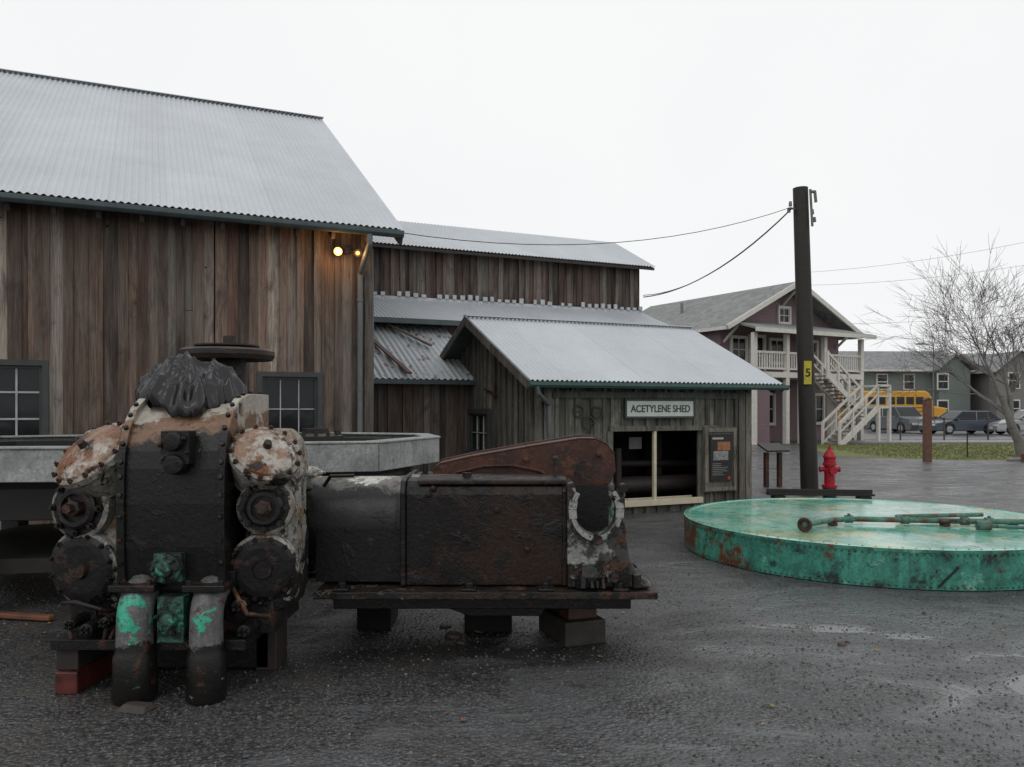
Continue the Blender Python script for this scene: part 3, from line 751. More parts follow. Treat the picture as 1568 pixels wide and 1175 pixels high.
for xe in (-.212,.362):
    P=off(prof,.06)
    for i in range(0,10):
        for t in (.2,.7):
            p=Vector(P[i]).lerp(Vector(P[i+1]),t)
            nrm=Vector((p.x-.35,p.y-1.05)).normalized()
            if (Vector(P[i+1])-Vector(P[i])).length<.11 and t>.5: continue
            mb.lathe((xe,p.x,p.y),(0,nrm.x,nrm.y),[(.015,-.01),(.015,.012),(0,.016)],6,0,M=HX)
mb.obj('flange_bolts',[M_HB],head)
for side,sgn in (('left',-1),('right',1)):
    mb=MB()
    if sgn<0: pl=[(-.24,.10),(-.24,.6),(-.55,.6),(-.67,.42),(-.67,.14),(-.62,.02),(-.48,-.04),(-.32,-.02)]
    else: pl=[(.39,.10),(.39,.6),(.60,.6),(.71,.42),(.71,.16),(.67,.06),(.58,-.02),(.46,-.01)]
    cx=sum(p[0] for p in pl)/len(pl);cy=sum(p[1] for p in pl)/len(pl)
    lev=[(.42,.82),(.55,.98),(.84,1.0),(.90,.92),(1.18,.92),(1.25,1.0),(1.36,.98),(1.45,.82),(1.52,.55)]
    n=len(pl)
    vs=[];fs=[]
    for z,k in lev:
        for p in pl: vs.append((cx+(p[0]-cx)*k,cy+(p[1]-cy)*k,z))
    for j in range(len(lev)-1):
        for i in range(n): fs.append([j*n+i,j*n+(i+1)%n,(j+1)*n+(i+1)%n,(j+1)*n+i])
    fs.append(list(range(n))[::-1]); fs.append([(len(lev)-1)*n+i for i in range(n)])
    mb.add(vs,fs,0,M=HX)
    mb.obj('body_'+side,[M_HS],head,bevel=.03,seg=3)
    mb=MB()
    ox=-.455 if sgn<0 else .555
    o=Vector((ox,.0,1.36)); ax=Vector((sgn*.36,-.62,.70)).normalized()
    rr=.235 if sgn<0 else .20
    mb.lathe(o,ax,[(rr*.85,-.18),(rr,-.02),(rr*1.05,0),(rr*1.05,.035),(rr*.93,.04)],32,0,M=HX)
    mb.dome(o+ax*.04,ax,rr*.93,.055,32,6,1,M=HX)
    mb.cyl(o+ax*.09,o+ax*.13,.028,.022,8,2,M=HX)
    mb.bolts(o+ax*.035,ax,rr*.99,14,.015,.018,2,M=HX)
    mb.obj('dome_cap_'+side,[M_HS,M_HD,M_RUST],head)
    mb=MB()
    o=Vector((-.52 if sgn<0 else .565,-.01,1.06)); ax=Vector((sgn*.15,-1,0.05)).normalized(); k=.98 if sgn<0 else .86
    mb.lathe(o,ax,[(.19*k,-.12),(.19*k,.03),(.165*k,.045)],28,0,M=HX)
    mb.lathe(o,ax,[(.165*k,.045),(.13*k,.045),(.13*k,.07),(.11*k,.085),(.085*k,.085),(.085*k,.055),(0,.055)],28,1,M=HX)
    mb.lathe(o+ax*.05,ax,[(.05,0),(.05,.05),(.03,.06),(.03,.10),(0,.10)],6,2,M=HX,smooth=False)
    mb.bolts(o+ax*.045,ax,.15*k,8,.022,.03,1,M=HX)
    mb.obj('valve_hub_'+side,[M_HS,M_HB,M_RUST],head)
    mb=MB()
    o=Vector((-.51 if sgn<0 else .55,.0,.70)); ax=Vector((sgn*.2,-1,-.05)).normalized(); k=.97 if sgn<0 else .87
    mb.lathe(o,ax,[(.2*k,-.2),(.235*k,-.04),(.235*k,.02),(.215*k,.035)],30,0,M=HX)
    mb.lathe(o,ax,[(.215*k,.035),(.19*k,.05),(.15*k,.055),(.06,.055),(.05,.08),(0,.08)],30,1,M=HX)
    mb.bolts(o+ax*.03,ax,.205*k,12,.016,.02,1,M=HX)
    mb.obj('lower_port_'+side,[M_HS,M_HB],head)
mb=MB()
mb.box((-.55,.02,.30),(.60,.6,.50),0,M=HX); mb.box((-.62,-.18,.26),(.50,.62,.32),0,M=HX)
mb.box((-.60,.0,.32),(-.45,.4,.48),0,M=HX); mb.box((-.5,.25,.02),(.5,.55,.26),0,M=HX)
mb.cyl((-.66,.25,.72),(-.73,.25,.72),.1,.08,12,0,M=HX); mb.cyl((-.66,.1,1.0),(-.74,.1,1.0),.03,n=8,M=HX)
for x,y,z,s in ((-.40,-.15,.38,.05),(-.30,-.14,.42,.04),(.48,-.1,.36,.05),(-.52,-.1,.40,.04),(.44,-.08,.5,.05)):
    mb.cyl((x,y+.12,z),(x,y-.06,z),s,s*.8,8,0,M=HX); mb.bolts((x,y-.06,z),(0,-1,0),s*.4,4,.012,.02,0,M=HX)
mb.tube([(-.62,-.05,.5),(-.5,-.12,.52),(-.36,-.12,.48),(-.30,-.05,.45)],.016,8,0,M=HX)
mb.tube([(.40,-.1,.60),(.50,-.15,.46),(.60,-.05,.42)],.014,8,1,M=HX)
for k in range(9):
    x=R.uniform(-.58,.45); mb.cyl((x,-.17,.32),(x+R.uniform(-.03,.03),-.17+R.uniform(-.02,.03),.32+R.uniform(.04,.12)),.013,n=6,mat=R.choice((0,1)),M=HX)
mb.obj('under_casting',[M_HB,M_RUST],head,bevel=.01)
for nm,x,r_ in (('outlet_pipe_left',-.105,.108),('outlet_pipe_right',.30,.10)):
    mb=MB(); y=-.24
    mb.lathe((x,y,0),(0,0,1),[(r_*1.02,.0),(r_*1.12,.02),(r_*1.08,.16),(r_*1.08,.25),(r_*1.0,.27),(r_*.93,.30),(r_*.90,.44)],24,0,M=HX)
    pts=[];K=7
    for k in range(K+1):
        a=k*math.pi/2/K; pts.append((Vector((x,y+.13*(1-math.cos(a)),.44+.16*math.sin(a))),a))
    vs=[];fs=[];n=20
    for p,a in pts:
        t=Vector((1,0,0)); w=Vector((0,math.cos(a),-math.sin(a)))
        for i in range(n):
            an=2*math.pi*i/n; vs.append(p+(t*math.cos(an)+w*math.sin(an))*r_*.90)
    for j in range(K):
        for i in range(n): fs.append([j*n+i,j*n+(i+1)%n,(j+1)*n+(i+1)%n,(j+1)*n+i])
    mb.add(vs,fs,0,M=HX,smooth=True)
    mb.box((x-r_*1.15,y+.13,.58),(x+r_*1.15,y+.2,.70),1,M=HX)
    mb.box((x-r_*1.2,y-.05,.615),(x+r_*1.2,y+.14,.655),1,M=HX)
    for dx in (-.09,.09): mb.lathe((x+dx,y-.02,.655),(0,0,1),[(.018,0),(.018,.025),(0,.025)],6,1,M=HX,smooth=False)
    mb.obj(nm,[M_HP,M_HB],head,bevel=.006)
mb=MB()
mb.box((-.01,-.22,.66),(.15,-.16,.82),0,M=HX); mb.lathe((.07,-.22,.74),(0,-1,0),[(.085,0),(.085,.03),(.05,.035),(.045,.06),(0,.06)],16,0,M=HX)
mb.bolts((.07,-.25,.74),(0,-1,0),.068,8,.013,.018,0,M=HX)
mb.box((.02,-.24,.32),(.17,-.1,.58),0,M=HX); mb.cyl((.095,-.24,.45),(.095,-.29,.45),.05,.045,8,0,M=HX); mb.bolts((.095,-.245,.45),(0,-1,0),.075,6,.014,.02,0,M=HX)
mb.obj('green_valve_flange',[M_HG],head,bevel=.012)
mb=MB()
mb.box((-.60,-.17,0),(-.47,.5,.13),0,M=HX); mb.box((-.61,-.14,.13),(-.48,.5,.26),1,M=HX); mb.box((.42,.25,0),(.55,.5,.26),1,M=HX)
mb.obj('support_blocks',[plain('red_block_paint',(.075,.014,.011),.5,var=.7,scale=12),plain('block_timber',(.025,.018,.015),.7)],head,bevel=.008)
# draped plastic sheet: height field over a dome with a few long sharp creases and a gathered skirt
def tarp():
    NR,NA=36,160
    vs=[];fs=[]
    for i in range(NR+1):
        for j in range(NA):
            a=2*math.pi*j/NA; rr=(i/NR)
            ed=1+.10*math.sin(3*a+1)+.05*math.sin(7*a+2)+.03*math.sin(13*a)
            x=rr*math.cos(a)*ed; y=rr*math.sin(a)*ed
            p=Vector((x,y,0))
            z=.17*max(0,1-(rr/.80)**2.4) if rr<.80 else 0
            z=.17*(1-rr**2.0)-.05*max(0,(rr-.75)/.25)**1.5
            c1=(1-abs(noise.noise(p*1.5+Vector((3.3,1,7)))))**7
            c2=(1-abs(noise.noise(p*2.7+Vector((8,4,2)))))**8
            c3=(1-abs(noise.noise(p*5.2+Vector((1,9,4)))))**7
            z+=.055*c1*(1-.3*rr)+.035*c2+.012*c3+.03*noise.noise(p*1.2+Vector((5,5,5)))
            gather=rr**2*(.018*math.sin(9*a+2*noise.noise(p*2)*3)+.012*math.sin(17*a+4*noise.noise(p*1.3)))
            z+=gather; k=1+gather*2
            vs.append((x*.31*k,y*.30*k,z))
    for i in range(NR):
        for j in range(NA):
            fs.append([i*NA+j,(i+1)*NA+j,(i+1)*NA+(j+1)%NA,i*NA+(j+1)%NA])
    # hem hanging down behind the edge so the sheet has no floating border
    b=len(vs)
    for j in range(NA):
        v=vs[NR*NA+j]; vs.append((v[0]*.985,v[1]*.985,v[2]-.05))
    for j in range(NA): fs.append([NR*NA+j,b+j,b+(j+1)%NA,NR*NA+(j+1)%NA])
    me=bpy.data.meshes.new('black_plastic_tarp'); me.from_pydata(vs,[],fs)
    m=plain('black_plastic',(.010,.010,.012),.25,spec=.45); me.materials.append(m)
    for p in me.polygons: p.use_smooth=True
    me.update()
    o=bpy.data.objects.new('black_plastic_tarp',me); scene.collection.objects.link(o); o.location=(-2.0,4.99,1.745); o.rotation_euler=(math.radians(8),0,.7)
tarp()
# ------------------------------------------------------------------ engine bed
bed=empty('engine_bed_frame')
M_BB=peel('brown_black_bed_paint',(.024,.013,.009),[((.007,.0065,.0065),2.0,.48,.05,{'x':(-.2,-.14)}),((.050,.024,.015),4,.60,.05),((.09,.038,.02),9,.69,.03),((.008,.008,.008),4,.57,.03),((.008,.008,.008),7,.60,.02),((.28,.28,.26),4.0,.755,.02,{'x':(.5,.35)}),((.18,.155,.13),14,.72,.015)],.3,.5,grime=.3,spec=.28)
M_BC=peel('barrel_paint',(.007,.007,.007),[((.16,.155,.145),2.2,.66,.05,{'z':(1.06,1.7)}),((.52,.51,.47),2.8,.71,.015,{'z':(1.06,2.0)}),((.010,.009,.009),6,.64,.03),((.14,.09,.045),5,.71,.015),((.06,.027,.016),8,.65,.03)],.28,.45,grime=.2,spec=.3)
M_BJ=peel('bearing_paint',(.055,.054,.051),[((.008,.008,.008),3.5,.49,.03),((.27,.28,.265),4.5,.575,.02),((.05,.16,.12),6,.63,.02),((.07,.03,.018),7,.61,.03)],.4,.7,grime=.35,spec=.3)
M_RP=peel('rusty_plate',(.070,.026,.016),[((.035,.015,.010),3,.5,.08),((.10,.038,.02),6,.6,.05),((.012,.009,.008),5,.61,.04)],.5,.4)
mb=MB()
bc=Vector((-1.5,5.62,.84))
mb.lathe(bc,(1,0,0),[(0,0),(.36,0),(.36,.04),(.33,.05),(.33,.72),(.345,.78),(.345,.86)],40,0)
mb.lathe(bc,(1,0,0),[(.40,.10),(.40,.0),(.34,-.0)],40,0); mb.lathe(bc,(1,0,0),[(.40,.10),(.34,.10)],40,0)
mb.bolts(bc+Vector((.10,0,0)),(1,0,0),.372,16,.02,.03,0)
mb.ext([(5.28,.50),(5.28,.84),(5.32,.84),(5.9,.84),(5.95,.84),(5.95,.50)],-1.30,-.66,'yz',0)
mb.obj('barrel',[M_BC],bed)
mb=MB()
body=[(5.25,.48),(5.245,1.08),(5.26,1.13),(5.30,1.165),(5.38,1.175),(5.48,1.175),(5.48,1.10),(5.80,1.10),(5.80,1.175),(5.96,1.175),(6.0,1.1),(6.0,.48)]
mb.ext(body,-.70,.40,'yz',0)
mb.ext([(5.235,1.145),(5.235,1.175),(5.28,1.195),(5.50,1.195),(5.50,1.17),(5.3,1.17),(5.26,1.145)],-.62,.36,'yz',0)
mb.ext([(5.225,.48),(5.225,1.09),(5.26,1.17),(5.33,1.19),(5.95,1.19),(6.03,1.1),(6.03,.48)],-.735,-.70,'yz',0)
mb.ext([(5.232,.48),(5.232,1.10),(5.26,1.15),(5.3,1.15),(5.3,.48)],.33,.362,'yz',0)
for x,z in ((-.55,1.08),(-.52,1.12),(.1,.72),(-.1,.98)): mb.cyl((x,5.26,z),(x,5.225,z),.022,n=8,mat=0)
mb.obj('box_casting',[M_BB],bed,bevel=.014,seg=3)
mb=MB()
def jaw(y0,y1):
    P=[(.36,.48),(.36,1.15),(.40,1.17)]
    for k in range(0,13):
        a=math.radians(150)+k*math.radians(240)/12
        P.append((.545+.135*math.cos(a),.985+.16*math.sin(a)))
    P+=[(.70,1.12),(.735,1.10),(.735,1.0),(.725,.92),(.745,.88),(.74,.80),(.77,.66),(.82,.56),(.90,.52),(.90,.48)]
    mb.ext(P,y0,y1,'xz',0)
jaw(5.17,5.30); jaw(5.72,5.85)
mb.obj('bearing_jaw',[M_BJ],bed,bevel=.012,seg=2)
mb=MB()
M_JW=peel('jaw_rim_paint',(.27,.275,.26),[((.012,.012,.012),5,.55,.02),((.06,.14,.10),7,.63,.02)],.4,.6)
pts=[]
for k in range(0,15):
    a=math.radians(140)+k*math.radians(262)/14
    pts.append((.545+.155*math.cos(a),5.155,.985+.18*math.sin(a)))
for k,(a,b_) in enumerate(zip(pts[:-1],pts[1:])): mb.beam(a,b_,.05,.028,2)
mb.cyl((.55,5.12,.80),(.55,5.18,.80),.035,n=8,mat=1); mb.cyl((.72,5.14,1.13),(.72,5.22,1.13),.03,n=8,mat=1)
mb.box((.45,5.12,.56),(.62,5.17,.64),0); mb.cyl((.66,5.1,.56),(.66,5.17,.56),.03,n=6,mat=1); mb.cyl((.80,5.12,.5),(.80,5.12,.58),.03,n=6,mat=1)
for k in range(7):
    x=R.uniform(.42,.85); mb.cyl((x,R.uniform(5.1,5.16),.49),(x,5.14,.49+R.uniform(.03,.08)),R.uniform(.012,.03),n=6,mat=1)
mb.box((.36,5.3,.5),(.74,5.72,.80),1)
mb.box((.40,5.6,.8),(.68,5.7,1.1),1)
mb.obj('bearing_trim',[M_BJ,M_HB,M_JW],bed)
mb=MB()
rr_=random.Random(12)
fe=[(-1.27+i*.05,5.09+rr_.uniform(-.012,.012)) for i in range(45)]
fl=[p for p in fe if p[0]<.95]+[(.94,5.13),(.95,5.5),(.93,6.12),(-1.27,6.12)]
mb.prism(fl,.425,.472,0)
for x in (-1.1,-.28,.22,.70):
    mb.box((x-.05,5.10,.472),(x+.05,5.2,.492),1); mb.lathe((x,5.15,.49),(0,0,1),[(.028,0),(.028,.035),(0,.035)],6,1,smooth=False)
mb.box((-1.2,5.35,.30),(.80,5.5,.425),1); mb.box((-1.2,5.8,.20),(.80,5.95,.425),1)
mb.ext([(-.9,.425),(-.3,.20),(.2,.20),(.35,.425)],5.55,5.75,'xz',1)
mb.obj('base_flange',[peel('flange_rust',(.028,.018,.014),[((.010,.010,.009),5,.5,.05),((.24,.225,.20),6,.60,.02,{'x':(-.1,-.02)}),((.07,.034,.024),6,.59,.04)],.38,.8,spec=.3),M_HB],bed,bevel=.006)
mb=MB()
pp=[(-.57,1.1),(-.57,1.20),(-.52,1.25),(-.30,1.30),(.10,1.37),(.48,1.43),(.60,1.43),(.68,1.395),(.735,1.32),(.745,1.2),(.70,1.1)]
mb.ext(pp,5.72,5.75,'xz',0)
mb.ext([(p[0]*1.0,p[1]+.02) for p in pp],5.94,5.97,'xz',0)
for i in range(1,8):
    a=pp[i];b_=pp[i+1]; mb.beam((a[0],5.845,a[1]),(b_[0],5.845,b_[1]),.26,.012,0)
arc=[(-.50,1.10),(-.40,1.19),(-.2,1.235),(0.0,1.24),(.2,1.2),(.33,1.12)]
for a,b_ in zip(arc[:-1],arc[1:]): mb.beam((a[0],5.705,a[1]),(b_[0],5.705,b_[1]),.03,.016,0)
for p in ((.62,1.32),(-.45,1.16),(.1,1.28)): mb.cyl((p[0],5.72,p[1]),(p[0],5.69,p[1]),.022,n=6)
mb.obj('rust_guard_plate',[M_RP],bed,bevel=.005)
mb=MB()
mb.cyl((.29,5.35,1.18),(.29,5.35,1.31),.014,n=8); mb.dome((.29,5.35,1.31),(0,0,1),.022,.02,8,3); mb.cyl((-.61,5.6,1.1),(-.61,5.6,1.26),.02,n=8); mb.cyl((-.3,5.3,1.19),(-.3,5.3,1.22),.03,n=8)
mb.tube([(-1.25,5.3,1.13),(-1.2,5.27,1.2),(-1.05,5.3,1.2)],.012,8)
mb.obj('oil_fittings',[M_HB],bed)
mb=MB()
T1=Matrix.Translation((.45,5.72,0))@Matrix.Rotation(.35,4,'Z')
mb.box((-.16,-.2,0),(.15,.3,.17),0,M=T1); 
mb.box((-.12,-.16,.172),(.10,.25,.335),1,M=T1)
mb.box((-1.15,5.9,0),(-.9,6.3,.2),2); mb.box((-1.1,5.85,.2),(-.92,6.1,.42),2); mb.box((-.35,5.85,0),(.0,6.2,.42),2)
mb.obj('timber_blocks',[plain('block_wet_timber',(.028,.025,.022),.65,var=.5,scale=14),plain('reddish_block',(.05,.022,.016),.6,var=.5,scale=14),plain('dark_block',(.010,.009,.008),.8,spec=.2)],bed,bevel=.01)  # rear blocks near-black: shade under the bed put into their colour
mb=MB(); mb.beam((-4.3,6.3,.03),(-3.55,6.15,.03),.07,.04,0); mb.obj('rusty_scrap_bar',[plain('orange_rust',(.12,.048,.025),.7,var=.5)],bevel=.01)
mb=MB(); mb.hexa([(-2.16,4.32,0),(-1.98,4.28,0),(-1.95,4.40,0),(-2.14,4.45,0),(-2.12,4.35,.035),(-1.99,4.32,.03),(-1.98,4.39,.03),(-2.12,4.42,.03)]); mb.obj('wood_chunk',[plain('chunk',(.04,.032,.026),.7)],bevel=.008)
mb=MB()
for x,y,s in ((-.42,5.75,.07),(-.25,5.9,.06),(-.5,6.0,.05),(2.3,5.55,.035),(2.36,5.6,.02),(-.36,5.6,.04)):
    mb.dome((x,y,0),(0.1,.05,1),s,s*.6,7,3)
mb.obj('rocks',[plain('rock_brown',(.05,.037,.03),.6)])
# ------------------------------------------------------------------ house
hs=empty('mauve_two_storey_house')
H=frame((10.6,38.0),(.87,.5))
def siding(name,c,per=.16):
    m,nt,b=newmat(name)
    tc=N(nt,'ShaderNodeTexCoord').outputs['Object']
    sep=N(nt,'ShaderNodeSeparateXYZ'); nt.links.new(tc,sep.inputs[0])
    f=math_n(nt,'FRACT',math_n(nt,'MULTIPLY',sep.outputs[2],1/per))
    n_=noise_n(nt,tc,1.5,5,.6)
    col=mix(nt,maprange(nt,f,.0,.12),tuple(x*.5 for x in c),c); col=mix(nt,maprange(nt,n_,.35,.65,0,.25),col,tuple(x*.6 for x in c))
    nt.links.new(col,b.inputs['Base Color']); b.inputs['Roughness'].default_value=.7; bump(nt,b,f,.5,.02)
    return m
def shingle(name,c):
    m,nt,b=newmat(name)
    tc=N(nt,'ShaderNodeTexCoord').outputs['Object']
    v=N(nt,'ShaderNodeTexVoronoi'); v.inputs['Scale'].default_value=3.5; nt.links.new(tc,v.inputs[0])
    bw=N(nt,'ShaderNodeRGBToBW'); nt.links.new(v.outputs['Color'],bw.inputs[0])
    sep=N(nt,'ShaderNodeSeparateXYZ'); nt.links.new(tc,sep.inputs[0])
    f=math_n(nt,'FRACT',math_n(nt,'MULTIPLY',sep.outputs[2],8))
    col=mix(nt,maprange(nt,bw.outputs[0],.2,.8),tuple(x*.8 for x in c),tuple(x*1.15 for x in c)); col=mix(nt,maprange(nt,f,0,.2,.35,0),col,tuple(x*.4 for x in c))
    nt.links.new(col,b.inputs['Base Color']); b.inputs['Roughness'].default_value=.75; return m
M_MAU=siding('mauve_siding',(.20,.135,.15)); M_SH=shingle('grey_shingle',(.19,.20,.195)); M_WT=plain('white_trim',(.56,.54,.50),.6,var=.12)
x0,x1,xr=-.9,7.5,3.3
mb=MB()
mb.ext([(x0,0),(x1,0),(x1,5.6),(xr,7.6),(x0,5.6)],0,9.6,'xz',0,M=H)
mb.box((x0+.02,-1.9,0),(x0+1.2,-.003,3.04),0,M=H)
mb.obj('walls',[M_MAU],hs)
mb=MB()
t=.12
for xe in (-1.5,8.1):
    ze=5.42
    mb.hexa([(xe,-1.0,ze-t),(xr,-1.0,7.83-t),(xr,10.1,7.83-t),(xe,10.1,ze-t),(xe,-1.0,ze),(xr,-1.0,7.83),(xr,10.1,7.83),(xe,10.1,ze)],0,M=H)
mb.hexa([(-1.2,-2.5,5.15),(7.0,-2.5,5.15),(6.2,-.003,5.75),(-.4,-.003,5.75),(-1.2,-2.5,5.25),(7.0,-2.5,5.25),(6.2,-.003,5.85),(-.4,-.003,5.85)],0,M=H)
mb.cyl(H@Vector((1.2,5,6.6)),H@Vector((1.2,5,7.3)),.08)
mb.obj('roof',[M_SH],hs)
mb=MB()
for xe in (-1.5,8.1):
    mb.beam((xe,-1.06,5.34),(xr,-1.06,7.75),.1,.22,0,M=H)
    mb.beam((xe,-1.0,5.33),(xe,10.1,5.33),.08,.16,0,M=H)
mb.box((-1.25,-2.56,5.05),(7.05,-2.5,5.24),0,M=H)
for x in (-.7,xr,7.3):
    zt_=7.83-abs(x-xr)*.5-.35
    mb.beam((x,-.95,zt_),(x,-.02,zt_),.1,.1,0,M=H); mb.beam((x,-.85,zt_-.05),(x,-.02,zt_-.7),.1,.1,0,M=H)
mb.box((-.9,-2.1,3.05),(6.7,-.003,3.3),0,M=H)
for x in (-.8,1.3,3.9,6.6):
    mb.box((x-.1,-2.1,3.3),(x+.1,-1.9,5.06),0,M=H)
for x in (-.8,1.3,2.3,4.4,6.6): mb.box((x-.11,-2.08,0),(x+.11,-1.86,3.05),0,M=H)
for a,b_ in ((-.7,1.2),(1.4,2.7),(4.0,6.5)):
    mb.box((a,-2.05,4.15),(b_,-1.95,4.25),0,M=H); mb.box((a,-2.04,3.42),(b_,-1.96,3.5),0,M=H)
    k=int((b_-a)/.16)
    for i in range(k): 
        x=a+.08+i*.16; mb.box((x-.03,-2.02,3.5),(x+.03,-1.98,4.15),0,M=H)
mb.obj('porch_and_trim',[M_WT],hs)
for i,(a,b_,c,d) in enumerate(((-.2,.7,3.9,5.0),(2.4,3.3,3.9,5.0),(4.8,5.7,3.9,5.0),(3.0,3.7,5.9,6.6),(1.6,2.6,.9,2.3),(5.2,6.2,.9,2.3))):
    window('window_front_%d'%(i+1),H,a,b_,c,d,2,2,hs,M_WT,M_WT,fw=.11,mw=.04,depth=-.03)
window('door',H,1.0,1.9,3.3,5.1,1,2,hs,M_WT,M_WT,fw=.12,mw=.05,depth=-.03)
HSd=sub(H,x0,9.6,1)
for i,(a,b_,c,d) in enumerate(((1.2,2.2,3.8,5.0),(4.2,5.2,3.8,5.0),(7.0,8.2,3.8,5.0),(1.2,2.2,.9,2.4),(4.2,5.2,.9,2.4),(7.4,8.4,.9,2.4))):
    window('window_side_%d'%(i+1),HSd,a,b_,c,d,2,2,hs,M_WT,M_WT,fw=.11,mw=.04,depth=-.03)
st=MB()
def flight(xa,za,xb,zb,ya,yb,n):
    for i in range(n):
        x=xa+(xb-xa)*i/n;xn=xa+(xb-xa)*(i+1)/n;z=za+(zb-za)*(i+1)/n
        st.box((min(x,xn),ya+.05,z-.02),(max(x,xn)+.03,yb-.05,z+.04),1,M=H)
    for y in (ya,yb):
        st.beam((xa,y,za-.12),(xb,y,zb-.12),.07,.26,0,M=H)
        st.beam((xa,y,za+.92),(xb,y,zb+.92),.08,.10,0,M=H)
        st.beam((xa,y,za+.5),(xb,y,zb+.5),.05,.06,0,M=H)
        for k in range(4):
            t=k/3; x=xa+(xb-xa)*t;z=za+(zb-za)*t; st.box((x-.05,y-.05,z-.3),(x+.05,y+.05,z+1.0),0,M=H)
flight(2.75,3.3,4.95,1.75,-3.1,-2.2,9)
flight(4.95,1.75,2.3,0.05,-4.1,-3.2,10)
st.box((4.95,-4.15,1.63),(5.85,-2.15,1.75),0,M=H)
for x in (5.0,5.8):
    for y in (-4.1,-2.2): st.box((x-.07,y-.07,0),(x+.07,y+.07,2.75 if x>5.5 else 1.63),0,M=H)
st.beam((5.8,-4.1,2.7),(5.8,-2.2,2.7),.08,.1,0,M=H); st.beam((5.0,-4.1,2.7),(5.8,-4.1,2.7),.08,.1,0,M=H); st.beam((5.0,-4.1,2.2),(5.8,-4.1,2.2),.06,.07,0,M=H)
st.beam((5.0,-2.2,.2),(5.8,-2.2,1.6),.08,.08,0,M=H)
st.obj('exterior_stairs',[M_WT,plain('tread_wood',(.2,.19,.17),.7)],hs)
# ------------------------------------------------------------------ far houses
M_GS=siding('green_grey_siding',(.15,.18,.165),.2); M_SH2=shingle('dark_shingle',(.20,.205,.21)); M_BS=siding('taupe_siding',(.20,.19,.18),.2)  # far materials lightened: distance haze mixed into their colours
def rowhouse(name,M,L,D,ze,zr,mat,gables=()):
    e=empty(name); mb=MB()
    mb.ext([(0,0),(D,0),(D,ze),(D/2,zr-.2),(0,ze)],0,L,'yz',0,M=M); mb.obj('walls',[mat],e)
    mb=MB()
    for ye in (-.6,D+.6):
        mb.hexa([(-.5,ye,ze-.35),(L+.5,ye,ze-.35),(L+.5,D/2,zr-.15),(-.5,D/2,zr-.15),(-.5,ye,ze-.2),(L+.5,ye,ze-.2),(L+.5,D/2,zr),(-.5,D/2,zr)],0,M=M)
    for g,w in gables:
        mb.add([(g-w/2-.3,-1.6,ze-.3),(g,-1.6,ze+w*.4),(g,D/2,ze+w*.4),(g-w/2-.3,D/2,ze-.3)],[[0,1,2,3]],0,M=M)
        mb.add([(g+w/2+.3,-1.6,ze-.3),(g,-1.6,ze+w*.4),(g,D/2,ze+w*.4),(g+w/2+.3,D/2,ze-.3)],[[0,1,2,3]],0,M=M)
    mb.obj('roof',[M_SH2],e)
    mb=MB()
    for g,w in gables: mb.ext([(g-w/2,0),(g+w/2,0),(g+w/2,ze-.3),(g,ze+w*.36),(g-w/2,ze-.3)],-1.2,-.003,'xz',0,M=M)
    if gables: mb.obj('bay',[mat],e)
    mb=MB()
    mb.box((-.5,-.66,ze-.38),(L+.5,-.6,ze-.18),0,M=M)
    k=int(L/2.6)
    for i in range(k):
        x=.8+i*2.6
        yy=-.02
        for g,w in gables:
            if abs(x+.5-g)<w/2: yy=-1.22
        for z0,z1 in ((.9,2.3),(3.5,4.8)):
            mb.box((x-.13,yy-.06,z0-.13),(x+1.0,yy-.005,z1+.13),0,M=M); mb.box((x,yy-.09,z0),(x+.87,yy-.062,z1),1,M=M); mb.box((x,yy-.11,(z0+z1)/2-.04),(x+.87,yy-.092,(z0+z1)/2+.04),0,M=M)
    for x in (0,L): mb.box((x-.08,-.06,0),(x+.08,-.005,ze-.4),0,M=M)
    mb.obj('windows_and_trim',[M_WT,M_GLASS],e)
rowhouse('green_row_house',frame((31.5,76),(1,.03)),12,9,5.5,7.4,M_GS,((10.2,3.0),))
rowhouse('taupe_row_house',frame((44.6,74),(1,-.02)),24,9,5.2,7.0,M_BS,((1.8,4.2),(8,4.5)))
